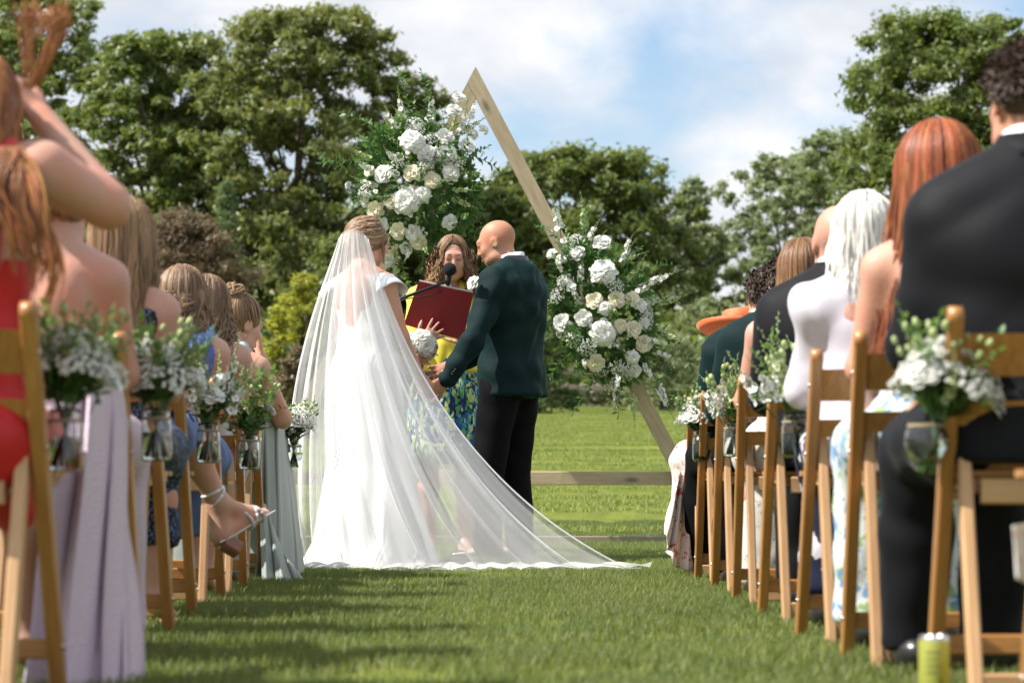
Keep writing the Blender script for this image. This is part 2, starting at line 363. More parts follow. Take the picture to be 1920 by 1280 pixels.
# ------------------------------------------------------------------ the setting: ground, grass, fence, wall, trees
def gz(x, y):
    """height of the ground: flat lawn, then a field that rises gently to the boundary"""
    t = np.clip((np.asarray(y, float) - 15.5) / 47.0, 0, 1.25)
    return 2.15 * t + .03 * np.sin(np.asarray(x) * .5 + np.asarray(y) * .23) * np.clip((np.asarray(y) - 18) / 10, 0, 1)
def ground_mat():
    m = bpy.data.materials.new('lawn'); m.use_nodes = True; t = m.node_tree; N = t.nodes; L = t.links; b = N['Principled BSDF']
    b.inputs['Roughness'].default_value = .9; b.inputs['Specular IOR Level'].default_value = .1
    tcn = N.new('ShaderNodeTexCoord')
    def noise(sc, det, st=(1, 1, 1)):
        mp_ = N.new('ShaderNodeMapping'); mp_.inputs['Scale'].default_value = st; L.new(tcn.outputs['Object'], mp_.inputs['Vector'])
        n = N.new('ShaderNodeTexNoise'); n.inputs['Scale'].default_value = sc; n.inputs['Detail'].default_value = det; L.new(mp_.outputs[0], n.inputs['Vector']); return n
    n1 = noise(.35, 5, (1, .5, 1)); n2 = noise(5, 6, (1, .35, 1)); n3 = noise(60, 3)
    cr = N.new('ShaderNodeValToRGB'); cr.color_ramp.elements[0].position = .3; cr.color_ramp.elements[1].position = .72
    cr.color_ramp.elements[0].color = (.12, .165, .032, 1); cr.color_ramp.elements[1].color = (.23, .26, .055, 1); L.new(n1.outputs['Fac'], cr.inputs['Fac'])
    c2 = N.new('ShaderNodeValToRGB'); c2.color_ramp.elements[0].position = .35; c2.color_ramp.elements[1].position = .7
    c2.color_ramp.elements[0].color = (.75, .8, .7, 1); c2.color_ramp.elements[1].color = (1.25, 1.15, 1.1, 1); L.new(n2.outputs['Fac'], c2.inputs['Fac'])
    mm = N.new('ShaderNodeMixRGB'); mm.blend_type = 'MULTIPLY'; mm.inputs[0].default_value = 1; L.new(cr.outputs[0], mm.inputs[1]); L.new(c2.outputs[0], mm.inputs[2])
    L.new(mm.outputs[0], b.inputs['Base Color'])
    bp = N.new('ShaderNodeBump'); bp.inputs['Strength'].default_value = .8; bp.inputs['Distance'].default_value = .05; L.new(n3.outputs['Fac'], bp.inputs['Height']); L.new(bp.outputs[0], b.inputs['Normal'])
    return m
ys = np.concatenate([np.linspace(-6, 14, 11), np.linspace(15, 80, 66), np.array([100, 150, 250, 500, 1000, 2000])])
xs = np.concatenate([-np.array([1500, 700, 300, 120, 60]), np.linspace(-40, 40, 41), np.array([60, 120, 300, 700, 1500])])
GX, GY = np.meshgrid(xs, ys); GZ = gz(GX, GY); nc = len(xs)
gi = np.arange(len(ys) * nc).reshape(len(ys), nc)
ground = link('ground', np_mesh('ground', np.stack([GX, GY, GZ], -1).reshape(-1, 3), np.stack([gi[:-1, :-1], gi[:-1, 1:], gi[1:, 1:], gi[1:, :-1]], -1).reshape(-1, 4)), ground_mat())
tag(ground, 'mown green lawn rising to a sunlit field', None, None, 'structure')

def blade_patch(name, size, n, hmin, hmax, w, seed):
    r = np.random.default_rng(seed); P = r.uniform(-size / 2, size / 2, (n, 2)); a = r.uniform(0, 2 * np.pi, n); hgt = r.uniform(hmin, hmax, n)
    le = r.uniform(.15, .9, n) * hgt; d = np.stack([np.cos(a), np.sin(a)], 1); s = np.stack([-d[:, 1], d[:, 0]], 1) * (w * r.uniform(.6, 1.3, n))[:, None]
    z0 = np.zeros((n, 1))
    b0 = np.concatenate([P - s, z0 - .004], 1); b1 = np.concatenate([P + s, z0 - .004], 1)
    m_ = P + d * le[:, None] * .35; m0 = np.concatenate([m_ - s * .8, hgt[:, None] * .6], 1); m1 = np.concatenate([m_ + s * .8, hgt[:, None] * .6], 1)
    tp = P + d * le[:, None]; t0 = np.concatenate([tp - s * .12, hgt[:, None]], 1); t1 = np.concatenate([tp + s * .12, hgt[:, None]], 1)
    V = np.stack([b0, b1, m0, m1, t0, t1], 1).reshape(-1, 3); o = np.arange(n)[:, None] * 6
    Q = np.concatenate([o + np.array([0, 1, 3, 2]), o + np.array([2, 3, 5, 4])])
    return np_mesh(name, V, Q, smooth=False)
grass_m = mat('grass_blade', (.14, .185, .06), rough=.5, island=.5, hue=.03, transl=.42, transl_col=(.22, .29, .055), spec=.35, patch=(.19, .20, .075))
straw_m = mat('grass_blade_dry', (.21, .27, .075), rough=.6, island=.4, hue=.03, transl=.4, transl_col=(.36, .43, .09), spec=.3, patch=(.29, .30, .10))
def scatter(name, proto_me, m, pts, rots, scales, label):
    proto = bpy.data.objects.new(name + '_tuft', proto_me); proto_me.materials.append(m)
    me = bpy.data.meshes.new(name); me.vertices.add(len(pts)); me.vertices.foreach_set('co', np.asarray(pts, np.float32).ravel())
    at_ = me.attributes.new('rot', 'FLOAT_VECTOR', 'POINT'); rv = np.zeros((len(pts), 3), np.float32); rv[:, 2] = rots; at_.data.foreach_set('vector', rv.ravel())
    as_ = me.attributes.new('scl', 'FLOAT_VECTOR', 'POINT'); as_.data.foreach_set('vector', np.asarray(scales, np.float32).ravel())
    o = link(name, me, m); tag(o, label, None, None, 'stuff')
    g = bpy.data.node_groups.new(name, 'GeometryNodeTree')
    g.interface.new_socket('Geometry', in_out='INPUT', socket_type='NodeSocketGeometry'); g.interface.new_socket('Geometry', in_out='OUTPUT', socket_type='NodeSocketGeometry')
    gi_, go = g.nodes.new('NodeGroupInput'), g.nodes.new('NodeGroupOutput'); ip = g.nodes.new('GeometryNodeInstanceOnPoints'); oi = g.nodes.new('GeometryNodeObjectInfo')
    oi.inputs['Object'].default_value = proto
    ra = g.nodes.new('GeometryNodeInputNamedAttribute'); ra.data_type = 'FLOAT_VECTOR'; ra.inputs[0].default_value = 'rot'
    sa = g.nodes.new('GeometryNodeInputNamedAttribute'); sa.data_type = 'FLOAT_VECTOR'; sa.inputs[0].default_value = 'scl'
    L = g.links; L.new(gi_.outputs[0], ip.inputs['Points']); L.new(oi.outputs['Geometry'], ip.inputs['Instance'])
    L.new(ra.outputs[0], ip.inputs['Rotation']); L.new(sa.outputs[0], ip.inputs['Scale']); L.new(ip.outputs[0], go.inputs[0])
    md = o.modifiers.new('scatter', 'NODES'); md.node_group = g
    return o
def patch_points(y0, y1, step, margin):
    pts = []
    y = y0
    while y < y1:
        hw = .2145 * y + margin; x = -hw
        while x < hw: pts.append((x + rnd.uniform(-.4, .4) * step, y + rnd.uniform(-.65, .65) * step)); x += step
        y += step
    p = np.array(pts); return np.column_stack([p, gz(p[:, 0], p[:, 1])])
pp = patch_points(3.6, 17.5, .4, .5); k = len(pp)
sc_ = rng.uniform(.85, 1.15, (k, 1)) * np.ones((k, 3)); sc_[:, 2] *= rng.uniform(.75, 1.25, k)
scatter('grass', blade_patch('grass_patch', .52, 2300, .014, .034, .0015, 3), grass_m, pp, rng.uniform(0, 6.28, k), sc_, 'short mown grass of the lawn in the aisle')
pp = patch_points(3.6, 15.5, .8, .5); k = len(pp)
scatter('dry_grass', blade_patch('dry_patch', 1.0, 700, .018, .042, .0015, 5), straw_m, pp, rng.uniform(0, 6.28, k), np.ones((k, 3)), 'paler dry blades among the lawn grass')
pp = patch_points(17.3, 62, 1.1, 1.0); k = len(pp)
sc_ = np.ones((k, 3)) * rng.uniform(.9, 1.2, (k, 1))
scatter('field_grass', blade_patch('field_patch', 1.4, 1500, .010, .032, .005, 8), straw_m, pp, rng.uniform(0, 6.28, k), sc_, 'sunlit rough grass of the field beyond the arch')

# ---- trees and shrubs
bark = mat('bark', (.09, .07, .05), .9, var=(.16, .13, .10), nscale=5, bump=.6, bscale=14)
def leaf_mat(name, c, tc_=None, island=.5, hue=.03, transl=.35): return mat(name, c, rough=.45, island=island, hue=hue, transl=transl, transl_col=tc_ or tuple(min(1, v * 1.9) for v in c), spec=.45)
leaf_dark = leaf_mat('leaf_dark_beech', (.115, .16, .042), (.28, .34, .055), hue=.035)
leaf_mid = leaf_mat('leaf_mid', (.13, .175, .05), (.30, .36, .065))
leaf_olive = leaf_mat('leaf_olive', (.15, .18, .058), (.33, .36, .075), hue=.04)
leaf_birch = leaf_mat('leaf_birch', (.21, .26, .13), (.37, .43, .16))
leaf_russet = leaf_mat('leaf_russet', (.16, .12, .075), (.26, .19, .08), hue=.05)
leaf_yellow = leaf_mat('leaf_yellow', (.30, .32, .035), (.55, .52, .04), hue=.03)
leaf_cedar = leaf_mat('leaf_cedar', (.13, .19, .07), (.2, .28, .09))
def leaf_cloud(centers, radii, n_each, size, r, up=.35, aspect=.55, shell=.15):
    """leaf faces spread through the given clumps, denser towards each clump's skin"""
    K = len(centers); cid = np.repeat(np.arange(K), n_each); n = len(cid)
    d = r.normal(size=(n, 3)); d /= np.linalg.norm(d, axis=1)[:, None]
    rad = (shell + (1 - shell) * r.random(n)) * (1 + .28 * r.normal(size=n)); P = centers[cid] + d * rad[:, None] * radii[cid]
    nrm = d + r.normal(size=(n, 3)) * .75 + np.array([0, 0, up]); nrm /= np.linalg.norm(nrm, axis=1)[:, None]
    t = np.cross(nrm, r.normal(size=(n, 3))); t /= np.linalg.norm(t, axis=1)[:, None] + 1e-9; b = np.cross(nrm, t)
    s = size * r.uniform(.6, 1.35, n)[:, None]; L_ = t * s; B_ = b * s * aspect
    V = np.stack([P - L_ + B_, P + L_ * 1.1, P - L_ - B_], 1).reshape(-1, 3)
    return V, np.arange(n * 3).reshape(-1, 3)
def tree(name, label, cat, px, top, Y, halfw_px, mat_, seed, n_clump=130, n_leaf=260, leaf=.13, base_px=None, shape='round', clump=.16, group=None, gap=.0, low=.12, trunk_r=.22, aspect=.55, lean=0):
    """crown placed so that its axis stands at depth Y; size in metres from its extent in the photo"""
    r = np.random.default_rng(seed); n_clump = int(n_clump * 2.6); n_leaf = int(n_leaf * .54 * (1 if cat == 'tree' else .65)); clump *= .72; leaf *= .80; T = at(px, top, Y); X = T.x; z0 = float(gz(X, Y)); H = T.z - z0; W_ = halfw_px * Y / F_PX
    root = empty(name, (X, Y, z0)); tag(root, label, cat, group)
    C = []; 
    while len(C) < n_clump:
        u = r.random() ** .8; a = r.uniform(0, 2 * np.pi); zz = low + (1 - low) * u
        if shape == 'round': prof = math.sqrt(max(0, 1 - ((zz - .52) / .52) ** 2)) ** .85
        elif shape == 'cone': prof = (1 - zz) ** .75 * 1.05
        elif shape == 'tall': prof = max(.0, min(1, (1.02 - zz) * 2.6)) * (0.55 + .45 * math.sin(min(1, zz / .55) * math.pi / 2))
        else: prof = math.sqrt(max(0, 1 - zz ** 2.2))
        lob = 1 + .2 * math.sin(3 * a + seed + 5 * zz) + .18 * math.sin(5 * a + 2.1 * seed + 11 * zz) + .06 * r.normal()
        rr = prof * lob * (r.random() ** .42)
        if r.random() < gap: continue
        C.append((rr * math.cos(a) * W_, rr * math.sin(a) * W_ * .8, zz * H * (1 - clump * .35) + lean * 0))
    C = np.array(C); rad = (clump * min(W_, H) * r.uniform(.55, 1.35, (n_clump, 1))) * np.array([[1.15, 1.15, .72]])
    V, Q = leaf_cloud(C, rad, n_leaf, leaf, r, aspect=aspect)
    link('crown', np_mesh('crown', V, Q, smooth=False), mat_, root)
    b = MB(); b.tube([(0, 0, -.3), (.05 * H * .1, 0, H * .25), (0, .1, H * .55), (.1, 0, H * .85)], [trunk_r * 1.3, trunk_r, trunk_r * .6, trunk_r * .15], 8)
    for i in range(26):
        c = C[r.integers(n_clump)]; h0 = min(max(.15 * H, c[2] * .55), H * .7); m_ = (c * .5 + np.array([0, 0, h0 * .45])); m_[2] = (h0 + c[2]) * .5 + .02 * H
        b.tube([(0, 0, h0), m_, c], [trunk_r * .4, trunk_r * .22, trunk_r * .06], 5)
    b.build('trunk', bark, root)
    return root
tree('broadleaf_tree', 'grey green rounded tree at the far top left corner', 'tree', 70, -60, 92, 175, leaf_mid, 1, 150, 260, .15, low=.05, shape='round', clump=.17)
tree('broadleaf_tree', 'dark beech tree left of the tallest dark tree', 'tree', 310, 42, 76, 200, leaf_dark, 2, 190, 300, .125, low=.03, clump=.15)
tree('broadleaf_tree', 'tallest dark olive tree behind the bride and left flower spray', 'tree', 560, -8, 74, 235, leaf_olive, 3, 230, 320, .12, low=.02, clump=.15)
tree('broadleaf_tree', 'smaller olive tree between the tall tree and the arch top', 'tree', 765, 110, 78, 90, leaf_dark, 13, 80, 300, .12, low=.02, clump=.2)
tree('broadleaf_tree', 'dense rounded green tree behind the arch and groom', 'tree', 1075, 268, 80, 215, leaf_mid, 4, 230, 300, .125, low=.02, clump=.15)
tree('broadleaf_tree', 'dark leafy tree between the arch sprays behind the officiant', 'tree', 900, 350, 76, 130, leaf_dark, 24, 120, 300, .125, low=.02, clump=.17)
tree('birch_tree', 'slender pale green birch right of the arch', 'tree', 1300, 318, 86, 92, leaf_birch, 5, 120, 170, .115, low=.02, shape='tall', clump=.2, gap=.1, trunk_r=.13)
tree('birch_tree', 'airy grey green birch with sky gaps behind the curly haired man', 'tree', 1470, 268, 90, 125, leaf_birch, 6, 110, 150, .125, low=.02, shape='round', clump=.17, gap=.1, trunk_r=.15)
tree('birch_tree', 'low pale sapling behind the orange hat', 'tree', 1330, 560, 70, 105, leaf_birch, 16, 70, 200, .1, low=.02, shape='dome', clump=.2, trunk_r=.08)
tree('broadleaf_tree', 'large dark green tree towering over the guests on the right', 'tree', 1790, 12, 66, 250, leaf_mid, 17, 250, 340, .11, low=.10, clump=.15)
tree('broadleaf_tree', 'pale grey green tree behind the white haired guest', 'tree', 1570, 225, 84, 125, leaf_birch, 8, 130, 220, .12, low=.03, clump=.16)
def shrub(name, label, px, top, Y, halfw, m_, seed, n=60, nl=260, leaf=.08, shape='dome', clump=.22, aspect=.5, cat='shrub'):
    return tree(name, label, cat, px, top, Y, halfw, m_, seed, n, nl, leaf, low=.0, shape=shape, clump=clump, trunk_r=.06, aspect=aspect)
shrub('shrub', 'big russet brown feathery shrub behind the blonde guest', 335, 385, 52, 175, leaf_russet, 31, 110, 420, .085, aspect=.25, clump=.2)
shrub('shrub', 'dark green shrub at the left edge behind the red dress', 90, 400, 56, 190, leaf_dark, 32, 90, 300, .1)
shrub('conifer', 'drooping pale green conifer above the russet shrub', 425, 315, 58, 62, leaf_cedar, 33, 70, 330, .07, shape='cone', clump=.24, aspect=.22)
shrub('shrub', 'bright yellow green weeping shrub left of the veil', 570, 498, 44, 72, leaf_yellow, 34, 60, 420, .05, aspect=.25, clump=.24)
shrub('shrub', 'yellow flowered low shrub beside the bun haired guest', 520, 560, 40, 48, leaf_yellow, 35, 30, 300, .05, clump=.3)
shrub('shrub', 'mixed green border shrub behind the bun haired guest', 480, 600, 42, 70, leaf_cedar, 36, 50, 300, .055, clump=.24)
shrub('shrub', 'dark shrub in the deep shade behind the bride', 640, 430, 60, 120, leaf_dark, 37, 90, 330, .09)
shrub('shrub', 'light green shrub behind the groom near the wall', 1010, 590, 55, 75, leaf_cedar, 38, 50, 260, .07)
shrub('shrub', 'pale grassy shrub below the birch', 1240, 610, 56, 90, leaf_birch, 39, 60, 260, .08, aspect=.2)
shrub('shrub', 'green shrub behind the seated guests on the right', 1430, 600, 58, 150, leaf_birch, 40, 90, 260, .085)
shrub('shrub', 'dense green hedge behind the redhead and suited man', 1750, 480, 60, 260, leaf_mid, 41, 150, 300, .1)
shrub('shrub', 'flower border shrub with rusty leaves beside the veil', 560, 640, 36, 55, leaf_russet, 42, 34, 260, .04, clump=.26)

# ---- rail fence and rough stone wall along the end of the field
fw = wood_mat('weathered_rail', (.16, .13, .11), (.27, .22, .19), .85)
stone_m = mat('field_stone', (.14, .12, .10), .95, var=(.22, .20, .17), nscale=3, bump=.5, bscale=12, objrand=.25)
wallroot = empty('stone_wall', (0, 63.5, 2.2)); tag(wallroot, 'low rough stone wall along the end of the field', 'wall')
mbw = MB(); r_ = random.Random(5)
for row in range(4):
    x = -16.0
    while x < 22:
        w = r_.uniform(.25, .6); hh = .17
        mbw.ball((x + w / 2, r_.uniform(-.06, .06), -.05 + row * .165 + .08), 1, 7, 5, 0, (w * .54, .24, hh * r_.uniform(.5, .62))); x += w
st = mbw.build('stones', stone_m, wallroot); st['kind'] = 'stuff'
fr_ = empty('rail_fence', (0, 61.8, 2.1)); tag(fr_, 'weathered wooden post and rail fence below the shrubs', 'fence')
for i in range(12):
    b = MB(); b.bar((-13 + 2.7 * i, 0, -.2), (-13 + 2.7 * i, 0, 1.12 + .03 * math.sin(i * 3)), .16, .14, (1, 0, 0), .01); b.build('post', fw, fr_)
for zz in (.95, .55):
    for i in range(11):
        b = MB(); b.bar((-13 + 2.7 * i, -.1, zz + .02 * math.sin(i * 2 + zz * 9)), (-13 + 2.7 * (i + 1), -.1, zz + .02 * math.sin(i * 2 + 2 + zz * 9)), .035, .14, (0, 1, 0), .008); b.build('rail', fw, fr_)
und = np.random.default_rng(77); nC = 260
Cc = np.column_stack([und.uniform(-16, 20, nC), 62.6 + und.normal(size=nC) * .7, 2.1 + und.uniform(-.05, .75, nC)])
Vv, Qq = leaf_cloud(Cc, und.uniform(.25, .55, (nC, 1)) * np.array([[1.3, 1, .8]]), 130, .06, und)
tag(link('undergrowth', np_mesh('undergrowth', Vv, Qq, False), leaf_mat('leaf_undergrowth', (.10, .115, .05), (.18, .2, .06), hue=.06)), 'tangled weeds and ivy along the foot of the wall', None, None, 'stuff')
nC = 420
Cc = np.column_stack([und.uniform(-24, 26, nC), und.uniform(66, 72, nC), 2.2 + und.uniform(0, 2.6, nC)])
Vv, Qq = leaf_cloud(Cc, und.uniform(.5, 1.0, (nC, 1)) * np.array([[1.2, 1, .9]]), 130, .12, und)
nB = 330; bx_ = np.where(und.random(nB) < .7, und.uniform(-20, -2.5, nB), und.uniform(-2.5, 14, nB)); topz = np.where(bx_ < -2.5, 10.5, 6.0)
Cb = np.column_stack([bx_, und.uniform(84, 90, nB), 2.5 + (topz - 2.5) * und.random(nB) ** .8])
Vb, Qb = leaf_cloud(Cb, und.uniform(.7, 1.3, (nB, 1)) * np.array([[1.2, 1, .9]]), 130, .16, und); Qb = Qb + len(Vv); Vv = np.concatenate([Vv, Vb]); Qq = np.concatenate([Qq, Qb])
tag(link('shrubbery', np_mesh('shrubbery', Vv, Qq, False), leaf_mid), 'dense dark shrubbery filling the garden boundary under the trees', None, None, 'stuff')

# ------------------------------------------------------------------ wooden triangle arch
ARCH_Y = 15.2
arch_m = wood_mat('arch_softwood', (.40, .31, .19), (.52, .42, .28), .7, knots=True)
arch_gm = wood_mat('arch_softwood_dark', (.22, .19, .13), (.32, .27, .19), .8, knots=True)  # darker, duller tone of the arch wood, for the beams on the ground
A_ = at(892, 126, ARCH_Y); FR = at(1362, 1018, ARCH_Y); FL = at(424, 1018, ARCH_Y)
arch = empty('wedding_arch', (A_.x, ARCH_Y, 0)); tag(arch, 'tall triangular wooden wedding arch carrying two flower sprays', 'arch')
def timber(name, a, b, w, d, m_, side=(0, 1, 0)):
    """beam whose grain runs along its own z axis"""
    a, b = Vector(a), Vector(b); L_ = (b - a).length; mb = MB(); mb.bar((0, 0, 0), (0, 0, L_), w, d, (0, 1, 0), .004)
    o = mb.build(name, m_, arch); t = (b - a).normalized(); y = Vector(side); y = (y - t * y.dot(t)).normalized(); x = y.cross(t)
    o.matrix_local = Matrix.Translation(a - Vector((A_.x, ARCH_Y, 0))) @ Matrix((x, y, t)).transposed().to_4x4(); return o
def mitred(name, poly, a, b, d0, d1):
    """arch leg cut to the polygon poly (x, z world pairs); grain along the leg"""
    t = (Vector(b) - Vector(a)).normalized(); y = Vector((0, 1, 0)); x = y.cross(t); Mx = Matrix.Translation(Vector(a) - Vector((A_.x, ARCH_Y, 0))) @ Matrix((x, y, t)).transposed().to_4x4(); iv = Mx.inverted(); n = len(poly)
    V = [iv @ Vector((px - A_.x, d0, pz)) for px, pz in poly] + [iv @ Vector((px - A_.x, d1, pz)) for px, pz in poly]
    mb = MB(); mb.add(V, [tuple(range(n)), tuple(range(2 * n - 1, n - 1, -1))] + [(i, n + i, n + (i + 1) % n, (i + 1) % n) for i in range(n)], 0, False); o = mb.build(name, arch_m, arch); o.matrix_local = Mx
wL = .094; rA, rR, rL = np.array([A_.x, A_.z]), np.array([FR.x, FR.z]), np.array([FL.x, FL.z])
dR = (rR - rA) / np.linalg.norm(rR - rA); dL = (rL - rA) / np.linalg.norm(rL - rA); nR = np.array([dR[1], -dR[0]]); nR = nR if nR[0] < 0 else -nR; nL = np.array([dL[1], -dL[0]]); nL = nL if nL[0] > 0 else -nL
def cross2(p, d, q, e): k = np.linalg.solve(np.column_stack([d, -e]), q - p); return p + d * k[0]
Bp = cross2(rA + nR * wL, dR, rA, dL); Ip = cross2(rA + nR * wL, dR, rA + nL * wL, dL)
mitred('leg', [rA, rR, rR + nR * wL, Ip, Bp], A_, FR, -.023, .023); eps = dL * .002
mitred('leg', [Bp + eps, Ip + eps, rL + nL * wL, rL], A_, FL, -.020, .026)
cL, cR = at(490, 895, ARCH_Y), at(1290, 896, ARCH_Y)
timber('crossbar', (cL.x, ARCH_Y + .05, cL.z), ((cL.x + cR.x) / 2 + .55, ARCH_Y + .05, cR.z), .04, .085, arch_m, (0, 1, 0))
timber('crossbar', ((cL.x + cR.x) / 2 + .552, ARCH_Y + .05, cR.z), (cR.x + .02, ARCH_Y + .05, cR.z), .04, .085, arch_m, (0, 1, 0))
timber('ground_beam', (FL.x, ARCH_Y, .03), (FR.x, ARCH_Y, .03), .06, .05, arch_gm)
for fx in (FL.x, FR.x): timber('foot_beam', (fx, ARCH_Y - .05, .028), (fx, ARCH_Y + .9, .028), .05, .05, arch_gm, (1, 0, 0))

# ------------------------------------------------------------------ flowers: a few blooms and sprays, copied into the arrangements
petal_w = mat('petal_white', (.82, .82, .78), .55, transl=.15, transl_col=(.85, .86, .74), island=.10)
petal_c = mat('petal_cream', (.82, .77, .58), .55, transl=.15, transl_col=(.85, .76, .5), island=.10)
bud_g = mat('bud_green', (.42, .50, .22), .6, island=.2, transl=.2)
stem_g = mat('stem_green', (.10, .19, .05), .6, island=.2)
leaf_g = leaf_mat('leaf_ruscus', (.055, .125, .035), (.13, .26, .05), island=.35, hue=.02)
leaf_l = leaf_mat('leaf_fresh', (.11, .20, .05), (.26, .42, .08), island=.3, hue=.02)
def frame_of(n):
    n = Vector(n).normalized(); x = n.orthogonal().normalized(); return x, n.cross(x), n
def petal(mb, c, out, up, w, l, cup, m=0):
    """curved petal growing from c: `out` outwards, `up` along the flower axis; cup 0 flat .. 1 upright"""
    out, up = Vector(out), Vector(up); s = out.cross(up).normalized(); rows = []
    for i in range(4):
        v = i / 3; ang = cup * 1.45 * (1 - .35 * v * v) ; q = Vector(c) + (out * math.cos(ang) + up * math.sin(ang)) * (l * v)
        if i == 3: q = q + out * l * .10 - up * l * .03
        ww = w * (.35, .85, 1.0, .55)[i]; row = []
        for j in (-1, -.35, .35, 1): row.append(q + s * ww * j - out * (ww * abs(j) ** 2 * .45 * cup) + up * (ww * abs(j) ** 2 * .3 * (1 - cup)))
        rows.append(row)
    mb.grid(rows, m)
def rose_mesh(name, R0, seed, full=6):
    """garden rose: upright heart, wide outer petals that open and curl"""
    r = random.Random(seed); mb = MB()
    for ring, (n, cup, rad, w, l, z) in enumerate(((3, 1.08, .06, .26, .50, .12), (4, 1.0, .14, .34, .56, .06), (5, .86, .24, .42, .62, .0), (5, .66, .32, .50, .70, -.08), (6, .42, .38, .54, .76, -.16), (6, .14, .40, .50, .78, -.24))):
        for i in range(n):
            a = 2 * math.pi * (i + .37 * ring) / n + r.uniform(-.18, .18); o = Vector((math.cos(a), math.sin(a), 0))
            petal(mb, o * rad * R0 + Vector((0, 0, z * R0)), o, (0, 0, 1), R0 * w * r.uniform(.9, 1.1), R0 * l * r.uniform(.88, 1.1), cup + r.uniform(-.12, .10))
    mb.ball((0, 0, -.25 * R0), R0 * .38, 7, 4, 1)
    return mb.mesh(name)
def pompon_mesh(name, R0, seed, n=120, flat=.8):
    """full round bloom: overlapping petals that open away from the heart"""
    r = random.Random(seed); mb = MB()
    for i in range(n):
        z = 1 - 1.5 * (i + .5) / n; a = i * 2.39996 + r.uniform(-.2, .2); q = math.sqrt(max(0, 1 - z * z)); d = Vector((q * math.cos(a), q * math.sin(a), z)); o = Vector((math.cos(a), math.sin(a), 0)); x = (o - d * o.dot(d)); x = x.normalized() if x.length > .05 else o
        petal(mb, Vector((d.x, d.y, d.z * flat)) * R0 * .62 - x * R0 * .12, x, d, R0 * r.uniform(.20, .28), R0 * r.uniform(.38, .50), r.uniform(.5, .85) + .15 * z)
    mb.ball((0, 0, 0), R0 * .60, 10, 7, 0, (1, 1, flat))
    return mb.mesh(name)
def blossom(mb, c, n, r0, rr, m=0, k=5):
    x, y, z = frame_of(n)
    for i in range(k):
        a = 2 * math.pi * i / k + rr.uniform(-.2, .2); o = x * math.cos(a) + y * math.sin(a)
        s = z.cross(o) * r0 * .55; c = Vector(c); q = c + o * r0 * .15
        mb.add([q, q + o * r0 * .55 + s + z * r0 * .25, q + o * r0 * 1.0 + z * r0 * rr.uniform(0, .35), q + o * r0 * .55 - s + z * r0 * .25], [(0, 1, 2, 3)], m)
def leaf(mb, c, d, n, l, w, m=1):
    c, d, n = Vector(c), Vector(d).normalized(), Vector(n); s = d.cross(n)
    s = s.normalized() if s.length > 1e-5 else d.orthogonal().normalized(); n = s.cross(d)
    p = [c, c + d * l * .35 + s * w + n * w * .3, c + d * l * .72 + s * w * .72 + n * w * .1 - n * l * .03, c + d * l - n * l * .12, c + d * l * .72 - s * w * .72 + n * w * .1 - n * l * .03, c + d * l * .35 - s * w + n * w * .3, c + d * l * .38, c + d * l * .72 - n * l * .04]
    mb.add(p, [(0, 1, 6), (1, 2, 7, 6), (2, 3, 7), (3, 4, 7), (4, 5, 6, 7), (5, 0, 6)], m)
def spike_mesh(name, L_, seed, bend=.15, dens=20, r0=.0145):
    """flower spike: blossoms below, buds towards the tip"""
    r = random.Random(seed); mb = MB(); P = [Vector((bend * L_ * (t ** 2), .0, L_ * t)) for t in [i / 6 for i in range(7)]]
    mb.tube(P, [.0035, .0033, .003, .0026, .002, .0016, .001], 5, 1)
    for i in range(dens):
        t = .22 + .78 * i / dens; p = Vector((bend * L_ * t * t, 0, L_ * t)); a = i * 2.4 + r.uniform(-.3, .3); d = Vector((math.cos(a), math.sin(a), .25)).normalized(); sz = r0 * (1.25 - .85 * (t - .22) / .78)
        if t < .62: blossom(mb, p + d * sz * .9, d + Vector((r.gauss(0, .3), r.gauss(0, .3), r.gauss(0, .3))), sz * 1.25, r, 0)
        else: mb.ball(p + d * sz * .7, sz * .5, 5, 4, 2, (.8, .8, 1.2))
    for i in range(4):
        a = r.uniform(0, 6.28); leaf(mb, P[1] + Vector((0, 0, .02 * i)), (math.cos(a), math.sin(a), .5), (0, 0, 1), .05, .009, 3)
    return mb.mesh(name)
def foliage_mesh(name, L_, seed, n=16, ll=.055, lw=.012, bend=.3, droop=.0, lm=1):
    r = random.Random(seed); mb = MB(); f = lambda t: Vector((bend * L_ * t * t, .12 * L_ * math.sin(2.2 * t + seed), L_ * t * (1 - droop * t)))
    mb.tube([f(i / 7) for i in range(8)], [.003 - .0003 * i for i in range(8)], 4, 0)
    for i in range(n):
        t = .14 + .86 * i / n; p = f(t); a = i * 2.5 + r.uniform(-.4, .4); d = Vector((math.cos(a), math.sin(a), .55 + r.uniform(-.2, .3)))
        leaf(mb, p, d, Vector((r.gauss(0, .3), r.gauss(0, .3), 1)), ll * r.uniform(.7, 1.2) * (1.1 - .35 * t), lw * r.uniform(.8, 1.2), lm)
    leaf(mb, f(1), f(1) - f(.93), (0, 1, 0), ll * .8, lw * .8, lm)
    return mb.mesh(name)
def froth_mesh(name, R0, seed, n=120, b=.0048):
    """umbel of tiny white flowers on fine stems"""
    r = random.Random(seed); mb = MB()
    for i in range(n):
        a = r.uniform(0, 6.28); q = R0 * math.sqrt(r.random()); z = R0 * (.55 - .5 * (q / R0) ** 2) + r.uniform(-.1, .1) * R0; p = Vector((q * math.cos(a), q * math.sin(a), z))
        if i % 3 == 0: mb.tube([(0, 0, -R0 * .9), p * .6 - Vector((0, 0, R0 * .2)), p], .0008, 3, 1, False)
        blossom(mb, p, Vector((p.x, p.y, R0 * .8)), b * 1.15, r, 0, 4); blossom(mb, p + Vector((0, 0, .002)), (r.gauss(0, 1), r.gauss(0, 1), 1), b * .8, r, 0, 4)
    return mb.mesh(name)
